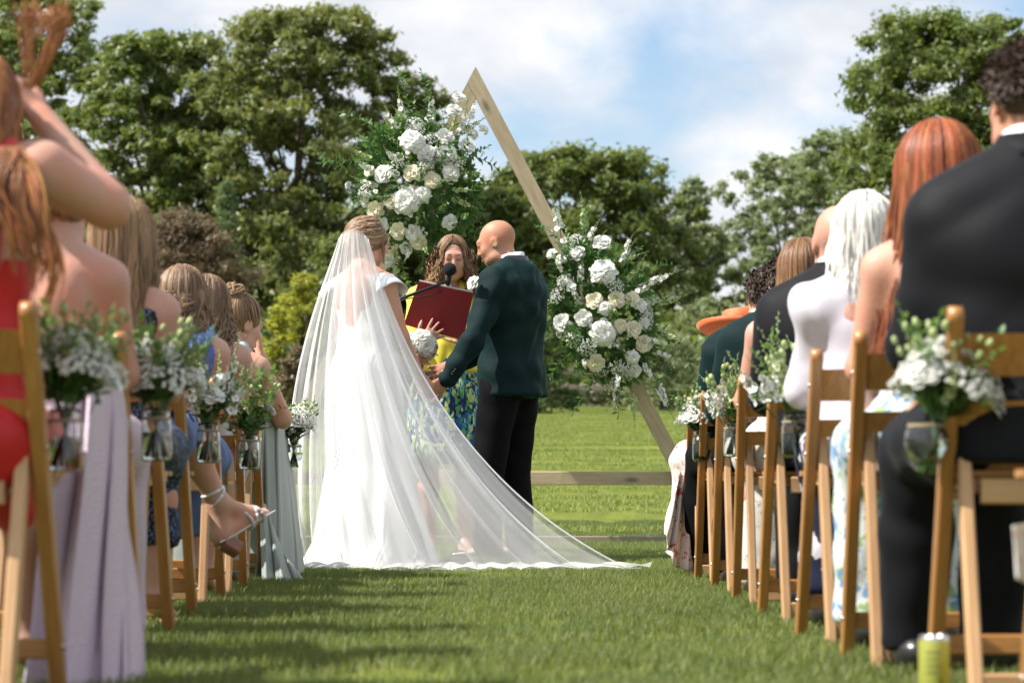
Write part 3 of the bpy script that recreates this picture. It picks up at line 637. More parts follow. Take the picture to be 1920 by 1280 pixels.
def bud_mesh(name, seed):
    r = random.Random(seed); mb = MB()
    for i in range(7):
        p = Vector((r.gauss(0, .02), r.gauss(0, .02), .05 + r.uniform(0, .06))); mb.tube([(0, 0, -.03), p * .6, p], .0012, 3, 1, False); mb.ball(p, r.uniform(.006, .011), 6, 5, 0, (.85, .85, 1.25))
    return mb.mesh(name)
FM = {}
for i in range(3): FM['rose%d' % i] = (rose_mesh('rose', 1.0, 40 + i, 6), [petal_w, bud_g]); FM['cream%d' % i] = (rose_mesh('cream_rose', 1.0, 50 + i, 6), [petal_c, bud_g])
for i in range(2): FM['pompon%d' % i] = (pompon_mesh('peony', 1.0, 60 + i, 90), [petal_w])
for i in range(3): FM['spike%d' % i] = (spike_mesh('flower_spike', .30, 70 + i, (.12, -.2, .3)[i]), [petal_w, stem_g, bud_g, leaf_g])
for i in range(2): FM['greenspike%d' % i] = (spike_mesh('green_spike', .28, 75 + i, (.25, -.25)[i], 22, .012), [bud_g, stem_g, bud_g, leaf_l])
for i in range(4): FM['leafy%d' % i] = (foliage_mesh('leafy_stem', .34, 80 + i, 18, .062, .0125, (.35, -.3, .5, .15)[i], .1), [stem_g, leaf_g])
for i in range(2): FM['fresh%d' % i] = (foliage_mesh('fresh_sprig', .22, 90 + i, 15, .042, .012, (.3, -.2)[i]), [stem_g, leaf_l])
for i in range(2): FM['froth%d' % i] = (froth_mesh('white_umbel', .07, 95 + i), [petal_w, stem_g])
for i in range(2): FM['buds%d' % i] = (bud_mesh('bud_sprig', 98 + i), [bud_g, stem_g])
NAMES = {'rose': 'white_rose', 'cream': 'cream_rose', 'pompon': 'peony', 'spike': 'flower_spike', 'greenspike': 'green_spike', 'leafy': 'leafy_stem', 'fresh': 'fresh_sprig', 'froth': 'white_umbel', 'buds': 'bud_sprig'}
def bloom(kind, parent, p, n, size=1.0, roll=None, i=None):
    """place one bloom (shared mesh) at p, its axis along n, in the parent's own coordinates"""
    ks = [k for k in FM if k.rstrip('0123456789') == kind]; me, ms = FM[ks[rnd.randrange(len(ks)) if i is None else i % len(ks)]]
    o = link(NAMES[kind], me, ms, parent); x, y, z = frame_of(n); a = rnd.uniform(0, 6.28) if roll is None else roll
    x2 = x * math.cos(a) + y * math.sin(a); y2 = z.cross(x2)
    o.matrix_local = Matrix.Translation(Vector(p)) @ Matrix((x2, y2, z)).transposed().to_4x4() @ Matrix.Scale(size, 4); return o
def spray(name, label, cpx, depth, rx, rz, tilt, blooms, spikes, seed, greens):
    """flower arrangement: greenery radiating from a core, blooms on its front where the photo shows them"""
    C = at(cpx[0], cpx[1], ARCH_Y - .12); root = empty(name, C); tag(root, label, 'flower arrangement', 'flower sprays on the arch')
    global rnd; keep = rnd; rnd = random.Random(seed)
    mb = MB(); r = random.Random(seed + 1)
    for i in range(950):          # inner mass of leaves that hides the stems
        a = r.uniform(0, 6.28); q = math.sqrt(r.random()); u, w = q * rx * .80 * math.cos(a), q * rz * .80 * math.sin(a)
        x, z = u * math.cos(tilt) - w * math.sin(tilt), u * math.sin(tilt) + w * math.cos(tilt); y = -depth * (1 - q * q) * r.uniform(.1, .85)
        leaf(mb, (x, y, z), (x + r.gauss(0, .15), -.25 + r.gauss(0, .2), z + r.gauss(0, .15)), (r.gauss(0, .5), -1, r.gauss(0, .5)), r.uniform(.05, .095), r.uniform(.012, .022), 0)
    mb.build('leaf_mass', [leaf_g], root)
    for k in range(greens):
        a = 2 * math.pi * k / greens + rnd.uniform(-.12, .12); u, w = rx * math.cos(a), rz * math.sin(a)
        d = Vector((u * math.cos(tilt) - w * math.sin(tilt), -rnd.uniform(.05, .25), u * math.sin(tilt) + w * math.cos(tilt))); L_ = d.length
        bloom(('leafy', 'leafy', 'leafy', 'fresh')[k % 4], root, d * rnd.uniform(.35, .62), d + Vector((0, 0, -.05)), min(1.35, max(.7, L_ * 1.15)) * rnd.uniform(.75, 1.1))
    for kind, px, py, rad in blooms:
        P = at(px, py, ARCH_Y) - at(cpx[0], cpx[1], ARCH_Y); q = min(1, math.hypot(P.x / rx, P.z / rz)); y = -depth * math.sqrt(max(.04, 1 - .8 * q * q))
        n = Vector((P.x * .9 + rnd.gauss(0, .06), -.55, P.z * .8 + .12)); bloom(kind, root, (P.x, y, P.z), n, rad * .92 * ARCH_Y / F_PX if kind != 'froth' else .8)
    for kind, px, py, dx, dz, s in spikes:
        P = at(px, py, ARCH_Y) - at(cpx[0], cpx[1], ARCH_Y); q = min(1, math.hypot(P.x / rx, P.z / rz)); d = Vector((dx, -.25, dz)).normalized()
        bloom(kind, root, Vector((P.x, -depth * math.sqrt(max(.08, 1 - .75 * q * q)), P.z)) - d * .15 * s, d, s)
    for k in range(46):
        a = rnd.uniform(0, 6.28); q = math.sqrt(rnd.random()) * .85; u, w = q * rx * math.cos(a), q * rz * math.sin(a); x, z = u * math.cos(tilt) - w * math.sin(tilt), u * math.sin(tilt) + w * math.cos(tilt)
        bloom(('froth', 'spike', 'leafy', 'buds', 'greenspike', 'fresh')[k % 6], root, (x, -depth * math.sqrt(1 - .7 * q * q) + .05, z), (x * 1.5 + rnd.gauss(0, .2), -.5, z * 1.5 + .1), rnd.uniform(.45, .8) if k % 6 in (1, 2, 4, 5) else rnd.uniform(.7, 1.0))
    rnd = keep
    return root
LB = [('pompon', 778, 280, 27), ('rose', 838, 268, 17), ('rose', 802, 299, 16), ('rose', 842, 299, 16), ('cream', 776, 337, 15), ('cream', 814, 350, 15), ('rose', 724, 338, 17), ('cream', 698, 331, 10), ('rose', 848, 335, 16),
      ('pompon', 768, 388, 29), ('pompon', 796, 376, 18), ('cream', 709, 402, 16), ('cream', 738, 388, 13), ('cream', 750, 441, 15), ('rose', 777, 445, 14), ('cream', 787, 460, 15), ('rose', 764, 471, 11), ('rose', 729, 490, 14),
      ('rose', 845, 424, 13), ('rose', 719, 430, 14), ('rose', 862, 191, 12), ('rose', 852, 214, 14), ('rose', 885, 258, 12), ('rose', 906, 250, 10), ('rose', 876, 282, 14), ('rose', 808, 235, 8), ('rose', 690, 388, 8), ('rose', 657, 352, 7), ('rose', 846, 500, 10), ('froth', 800, 325, 250), ('froth', 755, 315, 260), ('froth', 690, 372, 220), ('froth', 858, 318, 220)]
LS = [('spike', 814, 205, .15, 1, 1.0), ('spike', 754, 208, -.2, 1, .9), ('spike', 735, 233, -.5, 1, .85), ('spike', 873, 232, .35, 1, .95), ('spike', 892, 215, .6, 1, .7), ('greenspike', 675, 300, -1, .25, .9), ('greenspike', 890, 245, 1, .4, 1.0),
      ('spike', 690, 355, -.9, .1, .8), ('greenspike', 870, 395, .6, -.5, 1.), ('greenspike', 745, 505, .1, -1, 1.1), ('spike', 715, 465, -.2, -1, .8), ('leafy', 665, 300, -1, .35, 1.1), ('leafy', 690, 245, -.8, .7, 1.), ('leafy', 790, 190, 0, 1, 1.05), ('leafy', 905, 300, 1, -.1, .9), ('leafy', 900, 345, 1, -.4, .9), ('leafy', 640, 325, -1, .05, .9), ('leafy', 765, 180, -.1, 1, .8), ('spike', 830, 300, .2, .4, .8), ('spike', 765, 360, -.3, .2, .8), ('leafy', 800, 505, .1, -1, .9), ('fresh', 760, 530, 0, -1, 1.)]
spray('flower_spray', 'upper white rose and foliage spray on the left leg of the arch', (785, 345), .34, .42, .52, .45, LB, LS, 101, 46)
RB = [('pompon', 1128, 518, 28), ('pompon', 1127, 630, 28), ('rose', 1125, 463, 16), ('rose', 1080, 482, 15), ('rose', 1052, 491, 11), ('rose', 1064, 462, 12), ('cream', 1112, 571, 15), ('cream', 1152, 569, 15), ('cream', 1181, 567, 13), ('rose', 1196, 577, 12), ('rose', 1053, 609, 16), ('rose', 1092, 602, 15),
      ('pompon', 1130, 585, 15), ('cream', 1159, 616, 12), ('cream', 1183, 622, 15), ('cream', 1203, 648, 15), ('cream', 1115, 683, 15), ('pompon', 1182, 673, 15), ('rose', 1186, 697, 12), ('rose', 1058, 456, 8), ('rose', 1034, 480, 10), ('rose', 1070, 545, 9), ('rose', 1205, 610, 9), ('froth', 1060, 535, 250), ('froth', 1075, 640, 240), ('froth', 1150, 545, 230), ('froth', 1095, 655, 200), ('froth', 1045, 560, 200)]
RS = [('spike', 1046, 410, -.15, 1, 1.), ('greenspike', 1096, 405, .1, 1, .95), ('spike', 1085, 515, .0, 1, .8), ('spike', 1057, 530, -.6, .4, .8), ('greenspike', 1176, 487, .7, .6, .9), ('greenspike', 1190, 518, .7, .5, .9), ('spike', 1237, 527, 1, .25, .9), ('greenspike', 1256, 572, 1, .02, 1.), ('spike', 1225, 572, 1, .1, .8), ('spike', 1149, 735, .0, -1, 1.05), ('spike', 1240, 745, .4, -1, 1.05), ('greenspike', 1188, 770, .15, -1, 1.1), ('spike', 1200, 545, .6, .4, .8), ('spike', 1215, 700, .6, -.8, .8),
      ('leafy', 1035, 450, -.6, .8, .85), ('leafy', 1060, 690, -.6, -.8, 1.), ('leafy', 1110, 725, -.1, -1, 1.), ('leafy', 1230, 670, .7, -.7, 1.), ('leafy', 1245, 630, 1, -.2, 1.), ('leafy', 1025, 570, -1, .0, .8), ('leafy', 1215, 500, .8, .5, .8), ('leafy', 1165, 720, .1, -1, 1.), ('leafy', 1100, 440, .1, 1, .8), ('spike', 1150, 650, .3, -.2, .7), ('spike', 1080, 560, -.2, .3, .8), ('leafy', 1020, 620, -1, -.3, .8)]
spray('flower_spray', 'lower white peony and rose spray on the right leg of the arch', (1130, 585), .34, .36, .56, .38, RB, RS, 202, 46)

# ------------------------------------------------------------------ folding chairs
chair_m = wood_mat('chair_varnished_beech', (.34, .145, .042), (.47, .225, .068), .38, coat=.25, scale=1.0)
chair_l = wood_mat('chair_pale_beech', (.46, .26, .12), (.58, .35, .18), .45, coat=.15, scale=1.0)
chair_st = mat('chair_hinge_steel', (.5, .5, .5), .3, metal=1.0)
CH = {}
def stick(name, a, b, w, d, m_, side=(1, 0, 0), round_top=0):
    """bar mesh with its grain along local z; returns (mesh, matrix)"""
    a, b = Vector(a), Vector(b); L_ = (b - a).length; mb = MB(); mb.bar((0, 0, 0), (0, 0, L_), w, d, (1, 0, 0), .004)
    if round_top: mb.tube([(-w / 2 * .96, 0, L_), (w / 2 * .96, 0, L_)], d / 2 * .97, 12)
    t = (b - a).normalized(); x = Vector(side); x = (x - t * x.dot(t)).normalized(); y = t.cross(x); me = mb.mesh(name); me.materials.append(m_)
    return me, Matrix.Translation(a) @ Matrix((x, y, t)).transposed().to_4x4()
def slat_mesh(name, w, z0, z1, yf, bow, th, m_):
    """bowed back slat: curved in plan, grain along x"""
    n = 9; P = []
    for f, ct in ((-1, 0), (1, 0)): pass
    V = []; Fs = []
    for i in range(n):
        u = -1 + 2 * i / (n - 1); x = u * w; y = -bow * (1 - u * u)
        for (zz, dy) in ((z0, 0), (z1, 0), (z1, th), (z0, th)): V.append((x, yf(zz) + y + dy, zz))
    for i in range(n - 1):
        for j in range(4): Fs.append((i * 4 + j, i * 4 + (j + 1) % 4, (i + 1) * 4 + (j + 1) % 4, (i + 1) * 4 + j))
    Fs += [(3, 2, 1, 0), tuple((n - 1) * 4 + j for j in range(4))]
    mb = MB(); mb.add(V, Fs, 0, False); me = mb.mesh(name); me.materials.append(m_); return me
post_y = lambda z: .12 - .34 * z / .765
CP = []
for s in (-1, 1):
    CP.append(('back_post',) + stick('back_post', (s * .215, post_y(0), 0), (s * .215, post_y(.755), .755), .030, .042, chair_m, round_top=1))
    CP.append(('rear_leg',) + stick('rear_leg', (s * .184, -.235, 0), (s * .184, post_y(.5) + .018, .56), .026, .040, chair_l))
    CP.append(('seat_rail',) + stick('seat_rail', (s * .165, -.10, .425), (s * .165, .30, .44), .022, .03, chair_l))
CP.append(('top_slat', slat_mesh('top_slat', .203, .640, .722, lambda z: post_y(z) - .006, .022, .014, chair_m), Matrix()))
CP.append(('middle_slat', slat_mesh('middle_slat', .203, .545, .592, lambda z: post_y(z) - .006, .022, .014, chair_m), Matrix()))
for i in range(6):
    me, mm = stick('seat_slat', (-.19, -.075 + .07 * i, .450), (.19, -.075 + .07 * i, .450), .014, .058, chair_m, (0, 0, 1)); CP.append(('seat_slat', me, mm))
CP.append(('rear_stretcher',) + stick('rear_stretcher', (-.174, -.228, .045), (.174, -.228, .045), .04, .02, chair_l, (0, 0, 1)))
CP.append(('front_stretcher',) + stick('front_stretcher', (-.203, post_y(.10), .10), (.203, post_y(.10), .10), .04, .02, chair_m, (0, 0, 1)))
CP.append(('seat_apron',) + stick('seat_apron', (-.154, -.125, .415), (.154, -.125, .415), .05, .022, chair_l, (0, 0, 1)))
bolt_mb = MB(); bolt_mb.lathe([(0, .003), (.004, .003), (.006, .0015), (.0065, 0)], 10); bolt_me = bolt_mb.mesh('bolt'); bolt_me.materials.append(chair_st)
for s in (-1, 1):
    for z in (.50, .105, .68): CP.append(('bolt', bolt_me, Matrix.Translation((s * .2305, post_y(z), z)) @ Matrix.Rotation(s * math.pi / 2, 4, 'Y')))
def folding_chair(x, y, rz, label, group):
    root = empty('folding_chair', (x, y, 0), rz); tag(root, label, 'chair', group)
    for nm, me, mm in CP:
        o = bpy.data.objects.new(nm, me); COL.objects.link(o); o.parent = root; o.matrix_local = mm
    return root
LX = lambda Y: float(np.interp(Y, [4.5, 5.8, 7.4, 8.4, 10.7], [-.915, -.905, -1.0, -1.02, -1.045]))          # x of the aisle-side posts, left block
RX = lambda Y: float(np.interp(Y, [4.6, 4.9, 5.7, 7.0, 10.5], [.87, .87, .80, .79, .765]))
LROW = [4.75, 5.72, 6.55, 7.42, 8.35, 9.15, 9.9, 10.6]      # y of the chairs' centres, nearest row first
RROW = [4.88, 5.68, 6.5, 7.45, 8.3, 9.1, 9.85, 10.4]
who_l = ['under the woman in the red dress', 'under the woman with the bare back and lilac drape', 'under the long haired blonde woman', 'under the woman with the crossed leg', 'under the woman with half up brown hair',
         'under the woman with loose wavy hair', 'under the woman with the hair bun', 'empty, the last of the left block beside the veil']
who_r = ['under the man in the dark suit', 'under the red haired woman', 'under the white haired woman', 'under the bald man', 'under the brown haired bare shouldered woman', 'under the dark haired man in the second teal jacket', 'under the curly haired man in teal velvet', 'under the woman in the orange hat']
for i, Y in enumerate(LROW): folding_chair(LX(Y) - .215, Y, R(rnd.uniform(-2, 2)), 'wooden folding chair on the left, ' + who_l[i], 'folding chairs along the aisle')
for i, Y in enumerate(RROW): folding_chair(RX(Y) + .215, Y, R(rnd.uniform(-2, 2)), 'wooden folding chair on the right, ' + who_r[i], 'folding chairs along the aisle')
folding_chair(.875 + .215, 4.0, 0, 'nearest wooden folding chair at the lower right corner', 'folding chairs along the aisle')

# ------------------------------------------------------------------ glass jars with posies hung on the aisle posts
jar_glass = glass_mat('jar_glass', (.93, .97, .95), 1.45); water_m = glass_mat('jar_water', (.95, .98, .96), 1.33)
twine_m = mat('twine', (.45, .36, .22), .9)
def jar(P, label, round_=False, s=1.0):
    root = empty('glass_jar', P); tag(root, label, 'jar', 'glass jars on the chair posts')
    if round_: prof = [(0, 0), (.022, 0), (.036, .012), (.044, .035), (.042, .058), (.033, .075), (.036, .082)]
    else: prof = [(0, 0), (.030, 0), (.036, .006), (.037, .02), (.037, .085), (.034, .098), (.030, .106), (.031, .112), (.032, .116), (.032, .126)]
    prof = [(r * s, z * s) for r, z in prof]; th = .0022
    mb = MB(); mb.lathe(prof + [(r - th, max(z, th)) for r, z in reversed(prof)], 26); mb.build('glass', jar_glass, root)
    lev = .55 * prof[-1][1]; inner = [(max(r - th - .0006, 0), max(z, th + .0006)) for r, z in prof if z < lev]; rl = max(r for r, z in inner)
    mb = MB(); mb.lathe(inner + [(rl, lev), (0, lev)], 22); mb.build('water', water_m, root)
    mb = MB(); zt = prof[-1][1] * (.80 if not round_ else .86); rt = (.0335 if not round_ else .036) * s
    for k in range(2): mb.tube([(math.cos(a) * (rt + .0015), math.sin(a) * (rt + .0015), zt + .003 * k) for a in [2 * math.pi * i / 16 for i in range(17)]], .0014, 4)
    mb.build('twine', twine_m, root); return root
def posy(P, label, seed, recipe, spread=.085, height=.10):
    """small bunch standing in a jar: stems in the water, blooms above the rim"""
    global rnd; keep = rnd; rnd = random.Random(seed); root = empty('posy', P); tag(root, label, 'posy', 'posies in the chair jars')
    mb = MB()
    for i in range(11):
        a = i * 2.4; q = .018; mb.tube([(-q * math.cos(a), -q * math.sin(a), .012), (q * .3 * math.cos(a), q * .3 * math.sin(a), .09), (.03 * math.cos(a), .03 * math.sin(a), .16)], .0024, 5)
    mb.build('stems', stem_g, root)
    mb = MB(); r = random.Random(seed)
    for i in range(60):
        a = r.uniform(0, 6.28); leaf(mb, (.015 * math.cos(a), .015 * math.sin(a), .115 + r.uniform(0, .06)), (math.cos(a), math.sin(a), r.uniform(.2, 1.2)), (0, 0, 1), r.uniform(.04, .075), r.uniform(.008, .016), 0)
    mb.build('leaves', leaf_g, root)
    for kind, x, y, z, s in recipe:
        n = Vector((x * 1.3, y * 1.3, .10 + z * .4)); bloom(kind, root, (x, y, .15 + z), n, s)
    rnd = keep; return root
def recipe(seed, style):
    r = random.Random(seed); out = []
    def ring(kind, n, rad, z, s, ph=0):
        for i in range(n):
            a = ph + 2 * math.pi * i / n + r.uniform(-.3, .3); out.append((kind, rad * math.cos(a) * r.uniform(.8, 1.15), rad * math.sin(a) * r.uniform(.8, 1.15), z + r.uniform(-.012, .015), s * r.uniform(.85, 1.15)))
    if style == 'wild': ring('froth', 5, .06, .03, .85); ring('rose', 3, .075, .03, .034, 2); ring('buds', 6, .05, .045, .9); ring('fresh', 9, .04, .0, .65); ring('leafy', 3, .03, -.04, .4); ring('greenspike', 4, .03, -.02, .6); ring('froth', 2, .01, .07, .9)
    if style == 'stock': ring('spike', 5, .022, -.04, .72); ring('spike', 4, .045, -.05, .62, 1); ring('greenspike', 3, .03, -.03, .72); ring('fresh', 5, .035, -.01, .6); ring('buds', 3, .05, .03, .9); ring('rose', 2, .07, .03, .03, 5)
    if style == 'herb': ring('fresh', 9, .03, -.02, .75); ring('leafy', 4, .03, -.05, .45); ring('greenspike', 3, .03, -.01, .55); ring('rose', 2, .06, .03, .024); ring('buds', 4, .04, .05, .8)
    if style == 'round': ring('rose', 6, .06, .03, .030); ring('froth', 6, .055, .04, .8, .5); ring('spike', 4, .03, -.02, .45); ring('fresh', 6, .05, .01, .55); ring('froth', 2, .015, .06, .8); ring('buds', 4, .055, .04, .8)
    return out
def hung(px, bot, Y, label_j, label_p, style, seed, round_=False, s=1.0, k=1.0, off=(0, 0, 0)):
    P = at(px, bot, Y); jar(P, label_j, round_, s)
    o = posy(P + Vector((0, 0, -.035 if round_ else 0)) + Vector(off), label_p, seed, recipe(seed, style)); o.scale = (k, k, k)
hung(122, 884, 4.82, 'glass jar on the chair of the woman in red', 'loose white and green posy beside the woman in red', 'wild', 301, k=1.12)
hung(293, 864, 5.78, 'glass jar on the second chair post of the left block', 'posy with white umbel and bud sprigs, second from the front on the left', 'wild', 302, k=1.12)
hung(390, 868, 7.55, 'glass jar in the middle of the left block below white stocks', 'posy of upright white stocks in the middle of the left block', 'stock', 303, k=1.15)
hung(467, 880, 8.5, 'glass jar with leafy green herbs on the left block', 'mostly green leafy posy on the left block', 'herb', 304, k=1.1)
hung(551, 866, 10.55, 'small round bowl jar on the last chair by the veil', 'round white posy on the last chair by the veil', 'round', 305, True, .95, k=1.1)
hung(1738, 866, 4.75, 'round bowl jar on the chair of the man in the dark suit', 'large frothy white posy on the dark suited man\'s chair', 'wild', 306, True, 1.0, k=1.08, off=(-.004, -.004, .0)); bpy.data.objects[[q.name for q in bpy.data.objects if q.name.startswith('posy')][-1]].rotation_euler.y = .24
hung(1490, 858, 6.85, 'glass jar hanging below the white haired woman\'s sleeve', 'white stock posy below the white haired woman\'s sleeve', 'stock', 307, k=1.2)
hung(1376, 857, 8.45, 'glass jar below the bare shoulder of the brown haired guest', 'white stock and daisy posy by the bare shoulder', 'stock', 308, k=1.1)
hung(1315, 864, 9.75, 'farthest glass jar on the right block near the arch', 'farthest white posy on the right block near the arch', 'wild', 309, k=1.0)

# ------------------------------------------------------------------ drinks can on the grass
can_root = empty('drinks_can', at(1752, 1310, 4.42)); can_root.location.z = .004; tag(can_root, 'yellow green drinks can with dark blue marks on the grass', 'can')
def can_mat():
    m = bpy.data.materials.new('can_print'); m.use_nodes = True; t = m.node_tree; N = t.nodes; L = t.links; b = N['Principled BSDF']; b.inputs['Roughness'].default_value = .28; b.inputs['Metallic'].default_value = .35
    tcn = N.new('ShaderNodeTexCoord'); mp_ = N.new('ShaderNodeMapping'); mp_.inputs['Scale'].default_value = (1, 1, .5); mp_.inputs['Location'].default_value = (.013, .02, .011); L.new(tcn.outputs['Object'], mp_.inputs['Vector'])
    vo = N.new('ShaderNodeTexVoronoi'); vo.inputs['Scale'].default_value = 26; L.new(mp_.outputs[0], vo.inputs['Vector'])
    lt = N.new('ShaderNodeMath'); lt.operation = 'LESS_THAN'; lt.inputs[1].default_value = .30; L.new(vo.outputs['Distance'], lt.inputs[0])
    sx = N.new('ShaderNodeSeparateXYZ'); L.new(tcn.outputs['Object'], sx.inputs[0]); gt = N.new('ShaderNodeMath'); gt.operation = 'GREATER_THAN'; gt.inputs[1].default_value = .006; L.new(sx.outputs[0], gt.inputs[0])
    mu = N.new('ShaderNodeMath'); mu.operation = 'MULTIPLY'; L.new(lt.outputs[0], mu.inputs[0]); L.new(gt.outputs[0], mu.inputs[1])
    g2 = N.new('ShaderNodeMixRGB'); L.new(gt.outputs[0], g2.inputs[0]); g2.inputs[1].default_value = (.46, .47, .10, 1); g2.inputs[2].default_value = (.62, .48, .06, 1)
    mm = N.new('ShaderNodeMixRGB'); L.new(mu.outputs[0], mm.inputs[0]); L.new(g2.outputs[0], mm.inputs[1]); mm.inputs[2].default_value = (.02, .018, .09, 1); L.new(mm.outputs[0], b.inputs['Base Color']); return m
alu = mat('can_aluminium', (.75, .75, .76), .25, metal=1.0)
mb = MB(); mb.lathe([(0, .004), (.022, .003), (.026, 0), (.0285, .006), (.0285, .138), (.0275, .143)], 28); mb.build('can_body', can_mat(), can_root)
mb = MB(); mb.lathe([(.0275, .143), (.0265, .149), (.0255, .1505), (.0245, .149), (.024, .145), (0, .145)], 28); mb.tube([(-.008, 0, .1475), (.008, .002, .1475)], .004, 6); mb.build('can_lid', alu, can_root)
ink = mat('can_ink', (.12, .14, .05), .5); mb = MB()
for j in range(4):
    for i in range(6 - j % 2):
        a = R(-128 + 9 * i); z = .118 - .012 * j; p = [Vector((.0287 * math.cos(a + d), .0287 * math.sin(a + d), z + e)) for d, e in ((0, 0), (.10, 0), (.10, .005), (0, .005))]; mb.add(p, [(0, 1, 2, 3)], 0)
mb.build('small_print', ink, can_root)

# ------------------------------------------------------------------ people
def skin(name, c): return mat(name, c, .48, var=tuple(min(1, v * f) for v, f in zip(c, (1.08, .84, .78))), nscale=13, sss=.12, spec=.28, bump=.10, bscale=160)
skin_fair = skin('skin_fair', (.56, .34, .255)); skin_tan = skin('skin_tan', (.45, .25, .165)); skin_pink = skin('skin_pink', (.52, .315, .245))
lip_m = mat('lips', (.38, .12, .11), .4); dark_m = mat('lash_brow', (.09, .05, .035), .6); beard_m = mat('stubble', (.22, .125, .085), .8)
def head_frame(yaw=0, pitch=0, roll=0):
    """columns: right, forward, up of a head turned by yaw (to its left), pitch (up) and roll"""
    return np.array(Matrix.Rotation(yaw, 3, 'Z') @ Matrix.Rotation(pitch, 3, 'X') @ Matrix.Rotation(roll, 3, 'Y'))
def hand(S, w, d, n, side, curl=.35, spread=.10, s=1.0, thumb=.7, curls=None):
    """palm, four unequal jointed fingers and a thumb; d fingers' direction, n palm side, side +1/-1 where the thumb leaves"""
    d = np.array(d, float); d /= np.linalg.norm(d); n = np.array(n, float); n -= d * (n @ d); n /= np.linalg.norm(n); l = np.cross(d, n) * side; w = np.array(w, float)
    S.cap(w, w + d * .078 * s, .030 * s, .040 * s, .015, (n, .42))
    for i, (off, ln) in enumerate(((.030, .070), (.010, .079), (-.011, .074), (-.030, .058))):
        p = w + d * .082 * s + l * off * s; v = rot_axis(d, n, 0) + l * spread * (off / .03); v /= np.linalg.norm(v); ax = np.cross(v, n); c = curl if curls is None else curls[i]
        for j, f in enumerate((.46, .31, .25)):
            v = rot_axis(v, ax, c * (1.0 if j == 0 else .9)); q = p + v * ln * f * s; r = (.0098, .0088, .0078, .0068); S.cap(p, q, r[j] * s, r[j + 1] * s, .004); p = q
    p = w + d * .022 * s + l * .026 * s; v = d * .75 + l * thumb + n * .25; v /= np.linalg.norm(v)
    for f, r0, r1 in ((.040, .0145, .0115), (.032, .0115, .0100), (.026, .0100, .0080)):
        q = p + v * f * s; S.cap(p, q, r0 * s, r1 * s, .008); p = q; v = v + d * .3 + n * .12; v /= np.linalg.norm(v)
def head(S, c, M, s=1.0, ears=True, male=False, open_mouth=False):
    P = lambda x, y, z: c + s * (M @ V3(x, y, z))
    S.ell(P(0, -.014, .026), V3(.074, .094, .087) * s, .02, M); S.ell(P(0, .026, -.028), V3(.061, .066, .084) * s, .03, M)
    S.ell(P(0, .048, -.085), V3(.036 + .008 * male, .036, .028 + .004 * male) * s, .03, M)
    for q in (-1, 1):
        S.ell(P(q * .037, .058, -.026), V3(.026, .026, .028) * s, .02, M); S.ell(P(q * .046, .02, -.075), V3(.018 + .006 * male, .035, .022) * s, .03, M)
        S.ell(P(q * .031, .099, .011), V3(.017, .012, .011) * s, .012, M, op='s'); S.ell(P(q * .031, .083, .009), V3(.0135, .0125, .0115) * s, .004, M)
        if ears: S.ell(P(q * .0755, -.008, -.010), V3(.009, .019, .031) * s, .007, M); S.ell(P(q * .083, -.004, -.008), V3(.006, .010, .018) * s, .004, M, op='s')
    S.cap(P(-.034, .082, .029), P(.034, .082, .029), .011 * s, None, .02); S.cap(P(0, .090, .018), P(0, .106, -.026), .0075 * s, .0115 * s, .014)
    S.ell(P(.011, .100, -.030), V3(.008, .010, .007) * s, .006, M); S.ell(P(-.011, .100, -.030), V3(.008, .010, .007) * s, .006, M)
    if open_mouth: S.ell(P(0, .098, -.062), V3(.017, .016, .009) * s, .006, M, op='s'); S.ell(P(0, .090, -.076), V3(.018, .010, .006) * s, .006, M)
    else: S.ell(P(0, .090, -.060), V3(.021, .010, .006) * s, .005, M); S.ell(P(0, .089, -.070), V3(.018, .010, .006) * s, .005, M)
    return P
def torso(S, J, inf=0.0, male=False, arms=False, hips=True):
    g = 1.0; y = V3(0, 1, 0); w = 1.18 if male else 1.0
    if hips: S.ell(J['pel'], V3(.165 * (1.02 if male else 1.06) + inf, .122 + inf, .12 + inf), .05)
    S.cap(J['pel'], J['waist'], .145 + inf, (.15 if male else .122) + inf, .05, (y, .74)); S.cap(J['waist'], J['chest'], (.15 if male else .122) + inf, .138 * w + inf, .05, (y, .72))
    S.ell(J['chest'] + V3(0, 0, .02), V3(.130 * w + inf, .096 * w + inf, .13 + inf), .05)
    S.cap(J['sh'][0] * .82 + J['sh'][1] * .18, J['sh'][1] * .82 + J['sh'][0] * .18, .052 * w + inf, None, .05)
    if not male: S.ell(J['chest'] + V3(.062, .085, -.01), V3(.06, .05, .06) + inf, .03); S.ell(J['chest'] + V3(-.062, .085, -.01), V3(.06, .05, .06) + inf, .03)
    if inf == 0.0:          # shoulder blades and the hollow of the spine
        for q in (-1, 1): S.ell(J['chest'] + V3(q * .070 * w, -.076 * w, .035), (.042, .030, .070), .035)
        S.cap(J['chest'] + V3(0, -.112 * w, .09), J['waist'] + V3(0, -.104 * w, .02), .014, None, .035, None, 's')
    for q in (0, 1): S.cap(J['neck'] + V3(0, -.01, .01), J['sh'][q] + V3(0, 0, .012), .042 * w + inf * .6, .036 * w + inf, .05)
